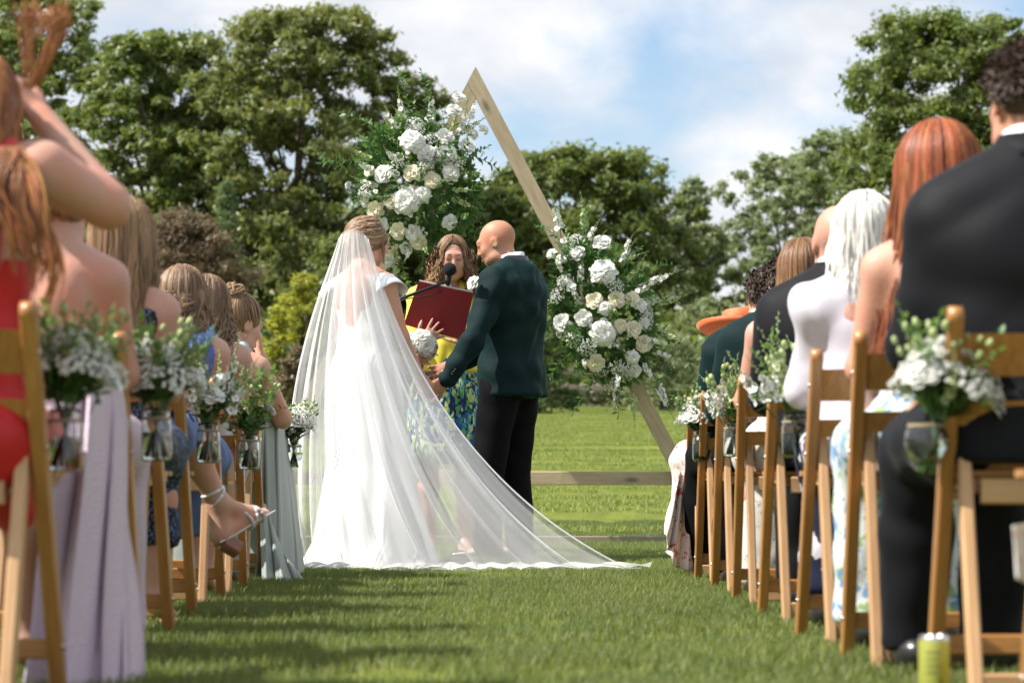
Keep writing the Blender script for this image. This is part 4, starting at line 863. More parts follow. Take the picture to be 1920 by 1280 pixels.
def limbs(S, J, inf=0.0, male=False, arms=True, legs=True, hands=True):
    m = 1.18 if male else 1.0
    for q in (0, 1):
        if arms:
            a = J.get('armk', 1.0) if q == 1 else 1.0
            S.cap(J['sh'][q], J['el'][q], .044 * m * a + inf, .036 * m * (1 + (a - 1) * .6) + inf, .035); S.cap(J['el'][q], J['wr'][q], .039 * m * (1 + (a - 1) * .5) + inf, .026 * m + inf, .02)
            if hands:
                hd = J['hand'][q]; d = hd.get('d'); d = d if d is not None else J['wr'][q] - J['el'][q]
                hand(S, J['wr'][q], d, hd.get('n', V3(0, 0, -1)), hd.get('side', 1 if q == 0 else -1), hd.get('curl', .4), hd.get('spread', .1), m * .97, hd.get('thumb', .7))
        if legs:
            S.cap(J['hip'][q], J['kn'][q], .092 * m ** .5 + inf, .060 * m + inf, .04); S.cap(J['kn'][q], (J['kn'][q] * .66 + J['an'][q] * .34), .056 * m + inf, .055 * m + inf, .03)
            S.cap(J['kn'][q] * .66 + J['an'][q] * .34, J['an'][q], .055 * m + inf, .035 * m + inf, .03)
            S.cap(J['an'][q] + (J['toe'][q] - J['an'][q]) * -.15 + V3(0, 0, -.035), J['toe'][q], .034 * m, .026 * m, .03, (V3(0, 0, 1), .8))
def skin_body(S, J, M, male=False, s=1.0, ears=True, open_mouth=False):
    torso(S, J, 0, male); limbs(S, J, 0, male); S.cap(J['neck'] + V3(0, -.005, -.03), J['head'] + s * (M @ V3(0, -.022, -.05)), (.056 if male else .048) * s, (.054 if male else .046) * s, .03)
    return head(S, J['head'], M, s, ears, male, open_mouth)
def seated(ztop, male=False, lean=(0, 0), wide=1.0):
    """joints of a person on a 0.45 m seat facing +y; origin on the ground under the hips"""
    f = (ztop - .45) / (1.31 - .45 if male else 1.25 - .45); Z = lambda z: .45 + (z - .45) * f; lx, ly = lean; hw = (.178 if male else .146) * wide
    U = lambda x, y, z: V3(x + lx * max(0, Z(z) - .5) / .68, y + ly * (Z(z) - .5) / .75, Z(z)); d = .045 if male else 0
    J = dict(pel=V3(0, -.03, .545), waist=U(0, -.045, .68 + d * .3), chest=U(0, -.035, .855 + d * .5), neck=U(0, -.045, 1.005 + d), head=U(0, -.02, 1.135 + d * 1.3), sh=[U(-hw, -.04, .925 + d * .5), U(hw, -.04, .925 + d * .5)],
             el=[U(-hw - .035, .03, .70), U(hw + .035, .03, .70)], wr=[V3(-.10, .24, .63), V3(.10, .24, .63)], hip=[V3(-.085, 0, .53), V3(.085, 0, .53)], kn=[V3(-.09, .42, .51), V3(.09, .42, .51)],
             an=[V3(-.09, .43, .10), V3(.09, .43, .10)], toe=[V3(-.09, .57, .035), V3(.09, .57, .035)], hand=[dict(curl=.5, n=V3(.3, 0, -1)), dict(curl=.5, n=V3(-.3, 0, -1))])
    return J
# ---- hair
def hair_mat(name, c, c2=None, rough=.36): return mat(name, c, max(rough, .46), island=.65, hue=.014, spec=.3, var=c2, nscale=9, stretch=(1, 1, .25))
def strand_mesh(name, curves, r0, centre=None):
    """curves: array (n strands, m points, 3) -> thin tapering locks, ridged ribbons that lie on the surface they cover"""
    C = np.asarray(curves); n, m, _ = C.shape; T = np.gradient(C, axis=1); T /= np.linalg.norm(T, axis=2)[..., None] + 1e-9
    if centre is None: N_ = np.broadcast_to(np.array([.25, -.95, .2]), C.shape).copy()
    else:
        N_ = C - np.asarray(centre); N_[:, :, 2] *= np.clip(1 + N_[:, :, 2:3].squeeze(-1) * 8, 0, 1)
    X = np.cross(T, N_); X /= np.linalg.norm(X, axis=2)[..., None] + 1e-9; Y = np.cross(X, T)
    tt = np.linspace(0, 1, m); rs = np.random.default_rng(n).uniform(.6, 1.4, (n, 1, 1)); rad = r0 * (np.minimum(1, .55 + 2 * tt) * (1 - .85 * tt ** 5))[None, :, None] * rs
    V = np.stack([C + X * rad * 1.2 - Y * rad * .4, C + Y * rad * .7, C - X * rad * 1.2 - Y * rad * .4], 2).reshape(-1, 3); b = (np.arange(n)[:, None] * m + np.arange(m - 1)[None, :]).reshape(-1) * 3
    Q = np.concatenate([np.stack([b + k, b + k + 1, b + 4 + k, b + 3 + k], 1) for k in range(2)])
    return np_mesh(name, V, Q)
def long_hair(parent, c, M, m_, drop, s=1.0, n=700, wave=.006, wfreq=14, flare=.0, back=.03, amax=135, clump=.0036, seed=1, squeeze=1.0, tipvar=.22, front=0.0):
    """loose hair: an inner mass on the skull and down the back, covered with locks that flow from the parting"""
    r = np.random.default_rng(seed); c = np.array(c, float); Rv = V3(.080, .102, .096) * s; o = c + s * (M @ V3(0, -.014, .024))
    S = SDF(); S.ell(o, Rv * .96, .02, M)
    for x in (-.042, 0, .042): S.cap(o + M @ V3(x * s, -.040 * s, -.02), o + V3(x * squeeze, 0, 0) + (M @ V3(0, -.062 * s - back * .8, 0)) * np.array([1, 1, 0]) + V3(0, 0, -drop * .82), .034 * s, .022, .03)
    S.ell(c + s * (M @ V3(0, .112, .0)), V3(.076, .085, .096) * s, .012, M, op='s'); S.plane(o + V3(0, 0, -drop), (0, 0, -1))
    link('hair_mass', S.mesh('hair_mass', .012), m_, parent)
    phi = np.radians(r.uniform(-amax, amax, n)); e0 = np.radians(r.uniform(25, 89, n)); mpts = 13; n = int(n * 1.05); e0 = np.radians(r.uniform(25, 89, n)); phi0 = np.radians(np.where(e0 > .85, r.uniform(-172, 172, n), r.uniform(-amax, amax, n))); phi1 = np.clip(phi0, -np.radians(amax) * r.uniform(.7, 1, n), np.radians(amax) * r.uniform(.7, 1, n)); phi = phi1; C = np.zeros((n, mpts, 3)); lift = r.uniform(.97, 1.055, n) + .025 * np.sin(phi1 * 7 + seed) * np.sin(e0 * 3 + seed); L_ = drop * (1 - tipvar * r.random(n)); ph = r.uniform(0, 6.28, n); fr = wfreq * r.uniform(.8, 1.2, n)
    gph = np.round(phi1 * 4) / 4; nz1 = r.normal(size=(n, 3)); nz2 = r.normal(size=(n, 3)); nz1[:, 2] = 0
    for i in range(mpts):
        t = i / (mpts - 1)
        if t < .36:
            e = e0 + (np.radians(-8) - e0) * (t / .36); w_ = min(1, t / .25); phi = phi0 * (1 - w_) + phi1 * w_; dirv = np.stack([np.cos(e) * np.sin(phi) * Rv[0], -np.cos(e) * np.cos(phi) * Rv[1], np.sin(e) * Rv[2]], 1) * lift[:, None]; C[:, i] = o + dirv @ M.T
        else:
            phi = phi1; u = (t - .36) / .64; base = np.stack([np.cos(np.radians(-8)) * np.sin(phi) * Rv[0] * (1 + flare * u) * (1 + (squeeze - 1) * u), -np.cos(phi) * Rv[1] * (1 - .12 * u) - back * u * np.cos(phi) , 0 * phi], 1) * lift[:, None]
            q = base @ M.T; q[:, 2] = -.015 * s - u * (L_ - .02); w = wave * min(1, u * 3)
            q[:, 0] += w * np.sin(fr * u * L_ * 5 + gph * 9 + ph * .15); q[:, 1] += w * np.cos(fr * u * L_ * 5 + gph * 9 + ph * .15) - front * u; C[:, i] = o + q + nz1 * (u * u * .012) + nz2 * (math.sin(u * 5) * .004)
    link('hair', strand_mesh('hair', C, clump * .58 * s, o), m_, parent)
def short_hair(parent, c, M, m_, s=1.0, n=900, length=.028, curl=.008, seed=1, low=-.035):
    r = np.random.default_rng(seed); Rv = V3(.079, .099, .093) * s; o = c + s * (M @ V3(0, -.014, .026)); S = SDF(); S.ell(o, Rv * 1.0, .02, M)
    S.ell(c + s * (M @ V3(0, .09, -.03)), V3(.075, .075, .085) * s, .015, M, op='s'); S.plane(o + s * (M @ V3(0, -.02, low - .03)), M @ V3(0, .35, -1))
    for q in (-1, 1): S.ell(c + s * (M @ V3(q * .082, .01, -.015)), V3(.02, .03, .04) * s, .01, M, op='s')
    link('hair_cap', S.mesh('hair_cap', .006), m_, parent)
    d = r.normal(size=(n * 2, 3)); d /= np.linalg.norm(d, axis=1)[:, None]; d = d[(d[:, 2] > -.38 - .25 * d[:, 1]) & (d[:, 1] < .62 + .4 * np.maximum(0, d[:, 2])) & ~((d[:, 1] > .15) & (d[:, 2] < .25))][:n]; n = len(d)
    side = np.cross(d, r.normal(size=(n, 3))); side /= np.linalg.norm(side, axis=1)[:, None]; C = np.zeros((n, 6, 3)); ln = length * r.uniform(.5, 1.2, n) * np.where(d[:, 2] > .2, 1.15, .55)
    for i in range(6):
        t = i / 5; p = d * Rv * .97 + d * (ln * t * .7)[:, None] + side * (curl * math.sin(t * 3.2) + ln * .55 * t)[:, None] + np.array([0, -.01, -.012]) * t; C[:, i] = o + p @ M.T
    link('hair', strand_mesh('hair', C, .0028 * s, o), m_, parent)
def updo(parent, c, M, m_, s=1.0, bun=(0, -.10, .03), bun_r=.05, seed=1, n=420, twist=1.0, thmax=150):
    """swept back hair gathered into a knot"""
    r = np.random.default_rng(seed); Rv = V3(.081, .102, .096) * s; o = c + s * (M @ V3(0, -.014, .026)); B = c + s * (M @ np.array(bun))
    S = SDF(); S.ell(o, Rv, .02, M); S.ell(B, V3(1.1, .85, .9) * bun_r * s * .9, .02, M); S.ell(c + s * (M @ V3(0, .098, -.04)), V3(.066, .075, .088) * s, .015, M, op='s'); S.plane(c + s * (M @ V3(0, -.05, -.062)), M @ V3(0, .3, -1))
    for q in (-1, 1): S.ell(c + s * (M @ V3(q * .086, .005, -.018)), V3(.02, .024, .036) * s, .01, M, op='s')
    link('hair_mass', S.mesh('hair_mass', .006), m_, parent)
    n = int(n * 1.5); al = r.uniform(-2.75, 2.75, n); C = np.zeros((n, 14, 3)); lf = r.uniform(1.0, 1.05, n) + .035 * np.abs(np.sin(al * 3.5))
    bd = np.array(bun) - np.array([0, -.014, .026]); bd /= np.linalg.norm(bd)
    a1 = np.cross(bd, [1, 0, 0]); a1 /= np.linalg.norm(a1); a2 = np.cross(bd, a1)
    th0 = np.radians(r.uniform(45, thmax, n))
    for i in range(14):
        t = i / 13; th = th0 * (1 - t) + .18 * t; aa = al + twist * t * t * .8; d = bd[None] * np.cos(th)[:, None] + (a1[None] * np.cos(aa)[:, None] + a2[None] * np.sin(aa)[:, None]) * np.sin(th)[:, None]
        C[:, i] = o + (d * Rv * lf[:, None] * (1 + .10 * t)) @ M.T
    keep = ~(((C - c) @ M)[:, :, 1].max(1) > .100 * s) & (((C - c) @ M)[:, 0, 2] > -.075 * s); C = C[keep]
    K = 90; C2 = np.zeros((K, 14, 3)); pa = r.uniform(0, 6.28, K); rr = bun_r * s * r.uniform(.55, 1.0, K); tl = r.normal(size=(K, 3)) * .35 + bd; tl /= np.linalg.norm(tl, axis=1)[:, None]
    x = np.cross(tl, [.2, .1, 1]); x /= np.linalg.norm(x, axis=1)[:, None]; y = np.cross(tl, x); off = r.uniform(-.5, .7, K) * bun_r * s
    for i in range(14):
        a = pa + i / 13 * 4.2; q = np.sqrt(np.maximum(.1, 1 - (off / (bun_r * s)) ** 2)) * rr * (1.12 - .1 * i / 13); C2[:, i] = B + (x * (np.cos(a) * q)[:, None] + y * (np.sin(a) * q)[:, None] + tl * off[:, None]) @ M.T
    link('hair', strand_mesh('hair', np.concatenate([C, C2]), .0028 * s, o), m_, parent)
def twists(parent, o, M, s, m_, paths, r0=.0085, name='twisted_lock'):
    """two-strand rope twists lying on the head; paths are lists of (azimuth from the back, elevation) in degrees"""
    Rv = V3(.086, .107, .101) * s; n = 0
    for P in paths:
        mb = MB(); m = 30
        for st in (0, 1):
            pts = []
            for i in range(m):
                t = i / (m - 1); k = t * (len(P) - 1); j = min(int(k), len(P) - 2); f = k - j; az = R(P[j][0] * (1 - f) + P[j + 1][0] * f); el = R(P[j][1] * (1 - f) + P[j + 1][1] * f); a = 2 * math.pi * 3.2 * t + math.pi * st
                d = V3(math.cos(el) * math.sin(az), -math.cos(el) * math.cos(az), math.sin(el)); up = V3(-math.sin(el) * math.sin(az), math.sin(el) * math.cos(az), math.cos(el)); pts.append(o + M @ (d * Rv * (1 + .05 * math.cos(a)) + up * r0 * .8 * math.sin(a)))
            mb.tube(pts, [r0 * s * (.45 + .55 * math.sin(math.pi * min(1, .15 + .85 * i / (m - 1)) )) + .002 for i in range(m)], 7)
        mb.build(name, m_, parent)
def face_bits(parent, P, M, s, closed=True, brow=dark_m, lips=lip_m, open_mouth=False):
    parent = next((c_ for c_ in parent.children if c_.name.startswith('body')), parent); mb = MB()
    for q in (-1, 1):
        mb.tube([P(q * (.018 + .006 * i), .0965 - .0022 * i * i * .55, .0035 - .0018 * (2.2 - abs(i - 2.2))) for i in range(5)], .0016 * s, 4)
    mb.build('eyelashes', dark_m, parent); mb = MB()
    for q in (-1, 1): mb.tube([P(q * (.014 + .0085 * i), .0955 - .0022 * i * i * .45, .0275 + .0022 * math.sin(i * .8)) for i in range(5)], [.0022 * s, .003 * s, .003 * s, .0025 * s, .0012 * s], 5)
    mb.build('eyebrows', brow, parent); mb = MB()
    if open_mouth: ring = [(.019 * math.cos(a), .0965 - .006 * abs(math.cos(a)), -.0625 + .0115 * math.sin(a)) for a in [2 * math.pi * i / 16 for i in range(17)]]; mb.tube([P(*q) for q in ring], .0036 * s, 6)
    else:
        for z in (-.061, -.069): mb.tube([P(-.020, .090, -.0645), P(-.009, .0985, z), P(.009, .0985, z), P(.020, .090, -.0645)], [.001 * s, .004 * s, .004 * s, .001 * s], 6)
    mb.build('lips', lips, parent)
# ---- garments
def jacket(parent, J, m_, h=.009, hem=None, inf=.026, wr=.0045, seed=0, collar=None, shirt=None, male=True, front_open=0.0, arms=True, flare=0.0, name='jacket', wscale=1.0, hem_n=(0, 0, -1), cuffs=None, vneck=False):
    S = SDF(); torso(S, J, inf, male); sw = .047 if male else .041
    for q in (0, 1):
        S.cap(J['sh'][q] + V3(0, 0, .004), J['el'][q], sw + inf * .8, sw * .84 + inf * .7, .05); S.cap(J['el'][q], J['wr'][q] * .94 + J['el'][q] * .06, sw * .84 + inf * .75, sw * .66 + inf * .55, .015)
        v = J['wr'][q] - J['el'][q]; L_ = np.linalg.norm(v)
    if male: S.ell(J['chest'] + V3(0, -.005, -.02), (.188 + inf * .6, .118 + inf, .21), .08)
    if flare: S.cap(J['pel'] + V3(0, -.01, -.02), J['pel'] + V3(0, -.015, -flare), .165 + inf, .178 + inf, .04, (V3(0, 1, 0), .78))
    if hem is not None: S.plane(hem, hem_n)
    S.cap(J['neck'] + V3(0, .015, .0), J['neck'] + V3(0, .05, .14), .056, .085, .008, None, 's')
    if front_open: S.cap(J['chest'] + V3(0, .15, .05), J['pel'] + V3(0, .16, -.2), .02, front_open, .01, None, 's')
    if vneck: S.cap(J['neck'] + V3(0, .06, .03), J['chest'] + V3(0, .16, -.02), .075, .035, .01, None, 's')
    o = link(name, S.mesh(name, h, wr, wscale, seed), m_, parent)
    if shirt:
        mb = MB(); c = J['neck'] + V3(0, .004, .028)
        for k, (rr, z0, z1, m2) in enumerate(((.062, .008, .052, shirt),)):
            rows = []
            for z, e in ((z0, 1.06), (z1, .97), (z1 + .001, .93), (z0, 1.0)): rows.append([c + V3(rr * e * math.cos(a), rr * e * 1.05 * math.sin(a), z + .012 * -math.sin(a)) for a in [2 * math.pi * i / 24 for i in range(24)]])
            mb.grid(rows, 0, True)
        mb.build('shirt_collar', shirt, o)
    if collar:
        mb = MB(); c = J['neck'] + V3(0, -.004, .030); rows = []
        for rr, z in ((.066, .040), (.072, .041), (.088, .012), (.105, -.012), (.098, -.016)):
            rows.append([c + V3(rr * math.cos(a), rr * .98 * math.sin(a), z - .10 * max(0, math.sin(a)) ** 2) for a in [R(-215 + 250 * i / 20) for i in range(21)]])
        mb.grid(rows); mb.build('jacket_collar', collar, o)
    if cuffs:
        for q in (0, 1):
            v = J['wr'][q] - J['el'][q]; v = v / np.linalg.norm(v); mb = MB(); mb.tube([J['wr'][q] - v * .03, J['wr'][q] + v * .012], [.042, .039], 16); mb.build('shirt_cuff', cuffs, o)
    return o
def trousers(parent, J, m_, h=.0145, wr=.004, seed=0, name='trousers'):
    S = SDF(); S.ell(J['pel'], (.178, .135, .125), .05)
    for q in (0, 1): S.cap(J['hip'][q], J['kn'][q], .110, .085, .05); S.cap(J['kn'][q], J['an'][q] + V3(0, 0, -.02), .082, .072, .02)
    S.plane((0, 0, .055), (0, 0, -1)); S.plane(J['waist'] + V3(0, 0, -.02), (0, 0, 1)); return link(name, S.mesh(name, h, wr, .7, seed), m_, parent)
def shoes(parent, J, m_, h=.011):
    for q in (0, 1):
        S = SDF(); a = J['an'][q]; f = J['toe'][q] - a; f[2] = 0; f /= np.linalg.norm(f); b = V3(a[0], a[1], J['toe'][q][2]); S.cap(b - f * .05 + V3(0, 0, .02), b + f * .17, .042, .036, .03, (V3(0, 0, 1), .8)); S.cap(b - f * .03, a + V3(0, 0, -.01), .042, .042, .03); S.plane((0, 0, .004), (0, 0, -1))
        link('shoe', S.mesh('shoe', h), m_, parent)
def bodice(parent, J, m_, top, h=.0135, inf=.007, wr=.002, straps=None, seed=0, slope=.0, strap_w=.012, strap_m=None, scoop=None, male=False, name='bodice'):
    S = SDF(); torso(S, J, inf, male); S.plane(V3(0, 0, top), V3(0, -slope, 1))
    if scoop is not None: S.ell(scoop[0], scoop[1], .01, None, 's')
    link(name, S.mesh(name, h, wr, 1, seed), m_, parent)
    if straps:
        for q in (0, 1):
            mid = J['neck'] * (1 - straps) + J['sh'][q] * straps; zt = mid[2] + .058; S = SDF(); P = [V3(mid[0] * .8 + J['chest'][0] * .2, J['chest'][1] + .115, top - .02), V3(mid[0], mid[1] + .055, zt - .022), V3(mid[0], mid[1] - .005, zt), V3(mid[0], mid[1] - .055, zt - .028), V3(mid[0] * .85 + J['chest'][0] * .15, J['chest'][1] - .098, (top + zt) / 2 - .02), V3(mid[0] * .8 + J['chest'][0] * .2, J['chest'][1] - .100, top - .02)]
            for i in range(len(P) - 1): S.cap(P[i], P[i + 1], strap_w, None, .004)
            link('strap', S.mesh('strap', .0085), strap_m or m_, parent)
def lap_skirt(parent, J, m_, hem=.12, h=.015, seed=0, wr=.006, flare=.0, name='skirt'):
    """skirt of a seated person: over the thighs, then hanging from the knees"""
    S = SDF(); S.ell(J['pel'], (.175, .14, .12), .05); S.cap(J['hip'][0], J['kn'][0], .105, .092, .06); S.cap(J['hip'][1], J['kn'][1], .105, .092, .06); m2 = (J['kn'][0] + J['kn'][1]) / 2; S.cap((J['hip'][0] + J['hip'][1]) / 2, m2, .10, .08, .05)
    for x in (-.075 - flare * .4, -.025, .025, .075 + flare * .4): S.cap(V3(m2[0] + x * .9, m2[1] + .005, m2[2] - .02), V3(m2[0] + x * 1.1, m2[1] + .01 + .015 * math.sin(x * 40), hem), .076, .066, .05)
    S.plane((0, 0, hem), (0, 0, -1)); S.plane(J['waist'] + V3(0, 0, .0), (0, 0, 1)); link(name, S.mesh(name, h, wr, .9, seed), m_, parent)
def drape(parent, name, top, bot, m_, folds=5, amp=.03, nu=48, nv=26, seed=0, sag=0.0, depth=(0, 1, 0), puddle=0.0):
    """hanging cloth between two edge lines (lists of points), with vertical folds and real thickness"""
    r = random.Random(seed); top = [Vector(p) for p in top]; bot = [Vector(p) for p in bot]; dv = Vector(depth)
    def on(L_, u):
        k = u * (len(L_) - 1); i = min(int(k), len(L_) - 2); return L_[i].lerp(L_[i + 1], k - i)
    ph = [r.uniform(0, 6.28) for _ in range(4)]; rows = []
    for j in range(nv):
        v = j / (nv - 1); row = []
        for i in range(nu):
            u = i / (nu - 1); w = u + .03 * math.sin(5 * v + ph[0]); a = amp * (.25 + .75 * v) * (math.sin(2 * math.pi * folds * w + ph[1] + .8 * math.sin(2.5 * v + ph[2])) + .45 * math.sin(2 * math.pi * folds * 1.9 * w + ph[3]))
            p = on(top, u).lerp(on(bot, u), v) + dv * a; p.x += .25 * a * math.cos(2 * math.pi * folds * w + ph[1]); p.z -= sag * math.sin(math.pi * v) * 0; row.append(p)
        rows.append(row)
    mb = MB(); mb.grid(rows); o = mb.build(name, m_, parent); sd = o.modifiers.new('thickness', 'SOLIDIFY'); sd.thickness = .003; return o

# ------------------------------------------------------------------ the couple and the officiant
def loc(root, p):
    """world point -> the root's own coordinates"""
    v = Vector(p) - root.location; a = -root.rotation_euler.z; return V3(v.x * math.cos(a) - v.y * math.sin(a), v.x * math.sin(a) + v.y * math.cos(a), v.z)
white_cloth = mat('white_crepe', (.80, .80, .80), .55, sheen=.3, bump=.03, bscale=220); satin_w = mat('white_satin', (.82, .82, .83), .32, spec=.5)
velvet = mat('teal_velvet', (.0022, .014, .0150), .75, sheen=.18, sheen_tint=(.10, .50, .50), bump=.04, bscale=90, spec=.15)
black_satin = mat('black_satin', (.012, .011, .013), .38, spec=.5); black_wool = mat('black_wool', (.0045, .0045, .0055), .75, spec=.08, bump=.05, bscale=200); navy_wool = mat('charcoal_suit', (.008, .0085, .011), .65, spec=.14, sheen=.05, bump=.05, bscale=260)
shirt_w = mat('white_shirt', (.80, .82, .86), .6); leather_b = mat('black_leather', (.02, .02, .02), .3); yellow_cloth = mat('yellow_jacket', (.72, .62, .07), .6, sheen=.2, bump=.04, bscale=90)
def standing(top, male=False, lean=0.0):
    f = top / (1.78 if male else 1.70); Z = lambda z: z * f; hw = .19 if male else .158
    U = lambda x, y, z: V3(x, y + lean * max(0, z - .95), Z(z)); d = .06 if male else 0
    return dict(pel=U(0, -.01, .95 + d * .4), waist=U(0, -.01, 1.09 + d * .6), chest=U(0, -.015, 1.28 + d * .8), neck=U(0, -.02, 1.435 + d), head=U(0, .02, 1.575 + d + .005), sh=[U(-hw, -.02, 1.36 + d), U(hw, -.02, 1.36 + d)], el=[U(-hw - .06, -.03, 1.10 + d), U(hw + .06, -.03, 1.10 + d)], wr=[U(-hw - .05, .08, .88 + d), U(hw + .05, .08, .88 + d)],
                hip=[U(-.09, 0, .90), U(.09, 0, .90)], kn=[U(-.10, .02, .50), U(.10, .02, .50)], an=[U(-.10, -.01, .09), U(.10, -.01, .09)], toe=[U(-.11, .15, .03), U(.11, .15, .03)], hand=[dict(curl=.4, n=V3(1, 0, 0)), dict(curl=.4, n=V3(-1, 0, 0))])
# ---- bride
BY = 11.7
bride = empty('person', (at(684, 1000, BY).x, BY, 0), R(-38)); tag(bride, 'bride in white dress and long sheer veil, seen from behind', 'person')
J = standing(1.70); J['head'] = J['head'] + V3(-.01, .01, 0); MH = head_frame(R(-24), R(-10), R(0))
hold = at(803, 728, 11.92); J['wr'][1] = loc(bride, at(787, 706, 11.86)); J['el'][1] = loc(bride, at(752, 630, 11.70)); J['hand'][1] = dict(d=loc(bride, at(812, 742, 11.95)) - J['wr'][1], n=V3(-.4, .8, -.3), curl=.5)
J['el'][0] = V3(-.20, .06, 1.10); J['wr'][0] = loc(bride, at(776, 688, 12.18)); J['hand'][0] = dict(d=loc(bride, at(786, 668, 12.28)) - J['wr'][0], n=V3(.5, .6, .2), curl=.8)
S = SDF(); Pf = skin_body(S, J, MH, False, .97); link('body', S.mesh('body', .008), skin_fair, bride)
face_bits(bride, Pf, MH, .97)
hair_bride = hair_mat('hair_bride_blonde', (.30, .20, .115), (.20, .125, .07)); updo(bride, J['head'], MH, hair_bride, .99, (0, -.085, -.035), .05, 5, 520, 1.6)
twists(bride, J['head'] + .99 * (MH @ V3(0, -.014, .024)), MH, .97, hair_bride, [[(118, 42), (80, 30), (40, 8), (12, -14)], [(128, 58), (84, 52), (40, 30), (10, 2)], [(150, 70), (95, 72), (40, 52), (4, 20)], [(112, 22), (78, 10), (42, -10), (14, -26)], [(-120, 40), (-80, 30), (-40, 8), (-12, -14)], [(-130, 60), (-84, 52), (-40, 30), (-8, 4)]])
wisp = []; wr_ = np.random.default_rng(3)
for k in range(14):
    q = 1; p0 = Pf(q * .075, .03 + .01 * wr_.random(), .03); wisp.append([p0 + MH @ V3(q * (.004 + .012 * math.sin(3 * t + k)), .012 * math.sin(2 * t) + .02 * t, -.13 * t) for t in np.linspace(0, 1, 10)])
link('loose_lock', strand_mesh('loose_lock', np.array(wisp), .0014), hair_bride, bride)
S = SDF(); torso(S, J, .008, False); S.plane(J['sh'][0] * .5 + J['sh'][1] * .5 + V3(0, 0, .052), (0, 0, 1)); S.ell(J['chest'] + V3(0, -.135, .13), (.088, .10, .30), .012, None, 's'); S.ell(J['neck'] + V3(0, .06, .03), (.10, .10, .10), .01, None, 's'); S.plane(J['waist'] + V3(0, 0, -.06), (0, 0, -1))
link('bodice', S.mesh('bodice', .0065, .0015), white_cloth, bride)
for q in (0, 1):          # flutter cap sleeves
    sg = -1 if q == 0 else 1; rows = []; c = J['sh'][q]
    for j in range(9):
        t = j / 8; row = []
        for i in range(17):
            a = R(-100 + 200 * i / 16); fl = 1 + .10 * math.sin(i * 1.1) * t; row.append(c + V3(sg * (-.045 + .118 * t * math.cos(a * .55) ** 1.2), (.072 + .03 * t) * math.sin(a) * fl, .064 * math.cos(a) * (1 - .12 * t) - .05 * t * t + .002))
        rows.append(row)
    mb = MB(); mb.grid(rows); o = mb.build('cap_sleeve', satin_w, bride); sd = o.modifiers.new('thickness', 'SOLIDIFY'); sd.thickness = .002
prof = [(1.10, .118, 0, -.006), (1.06, .142, 0, -.006), (1.02, .164, 0, -.008), (.96, .187, .0, -.008), (.86, .196, .006, -.010), (.7, .202, .02, -.012), (.5, .214, .045, -.02), (.3, .238, .075, -.03), (.12, .265, .10, -.05), (.03, .30, .115, -.075), (.012, .34, .12, -.10)]
rows = []; rr = random.Random(4)
for z, rad, ox, oy in prof:
    row = []
    for i in range(120):
        a = 2 * math.pi * i / 120; fd = max(0, (1.0 - z)) * .055; k = 1 + fd * (math.sin(9 * a + .6 * z) + .6 * math.sin(14 * a + 2 + z) + .5 * math.sin(5 * a + 1)); yy = .80 + .2 * (1 - z)
        row.append(V3(ox + rad * k * math.cos(a), oy + rad * k * yy * math.sin(a) * (1.25 if math.sin(a) < 0 and z < .35 else 1.0), z))
    rows.append(row)
dense = []
for i in range(len(rows) - 1):
    for t in (0, .25, .5, .75): dense.append([p * (1 - t) + q * t for p, q in zip(rows[i], rows[i + 1])])
dense.append(rows[-1]); mb = MB(); mb.grid(dense, 0, True); skirt_o = mb.build('skirt', white_cloth, bride)
mb = MB()
for i in range(34):
    z = 1.08 - i * .026; k = np.interp(1.1 - z, [1.1 - p[0] for p in prof], [p[1] for p in prof]); oy = np.interp(1.1 - z, [1.1 - p[0] for p in prof], [p[3] for p in prof]); yy = .80 + .2 * (1 - z)
    mb.ball((.0, oy - k * yy * (1.0) - .003 - max(0, 1 - z) * .010, z), .0055, 6, 4)
b_ = mb.build('button_row', satin_w, bride); b_['kind'] = 'stuff'
# veil: gathered at the comb, falling behind the bride and spread over the grass
def veil_mat(name, a0):
    m = bpy.data.materials.new(name); m.use_nodes = True; t = m.node_tree; N = t.nodes; L = t.links; N.clear()
    lw = N.new('ShaderNodeLayerWeight'); lw.inputs['Blend'].default_value = .5
    cs = N.new('ShaderNodeMath'); cs.operation = 'SUBTRACT'; cs.inputs[0].default_value = 1.0; L.new(lw.outputs['Facing'], cs.inputs[1])
    mxn = N.new('ShaderNodeMath'); mxn.operation = 'MAXIMUM'; mxn.inputs[1].default_value = .12; L.new(cs.outputs[0], mxn.inputs[0])
    iv = N.new('ShaderNodeMath'); iv.operation = 'DIVIDE'; iv.inputs[0].default_value = 1.0; L.new(mxn.outputs[0], iv.inputs[1])
    pw = N.new('ShaderNodeMath'); pw.operation = 'POWER'; pw.inputs[0].default_value = 1 - a0; L.new(iv.outputs[0], pw.inputs[1])
    di = N.new('ShaderNodeBsdfDiffuse'); di.inputs['Color'].default_value = (.90, .90, .91, 1); tr = N.new('ShaderNodeBsdfTranslucent'); tr.inputs['Color'].default_value = (.90, .90, .91, 1)
    m1 = N.new('ShaderNodeMixShader'); m1.inputs[0].default_value = .5; L.new(di.outputs[0], m1.inputs[1]); L.new(tr.outputs[0], m1.inputs[2])
    tp = N.new('ShaderNodeBsdfTransparent'); m2 = N.new('ShaderNodeMixShader'); L.new(pw.outputs[0], m2.inputs[0]); L.new(m1.outputs[0], m2.inputs[1]); L.new(tp.outputs[0], m2.inputs[2])
    o = N.new('ShaderNodeOutputMaterial'); L.new(m2.outputs[0], o.inputs['Surface']); return m
veil_m = veil_mat('veil_tulle', .255); trim_m = veil_mat('veil_edge', .55)
def bez(P, t): return P[0] * (1 - t) ** 3 + P[1] * 3 * t * (1 - t) ** 2 + P[2] * 3 * t * t * (1 - t) + P[3] * t ** 3
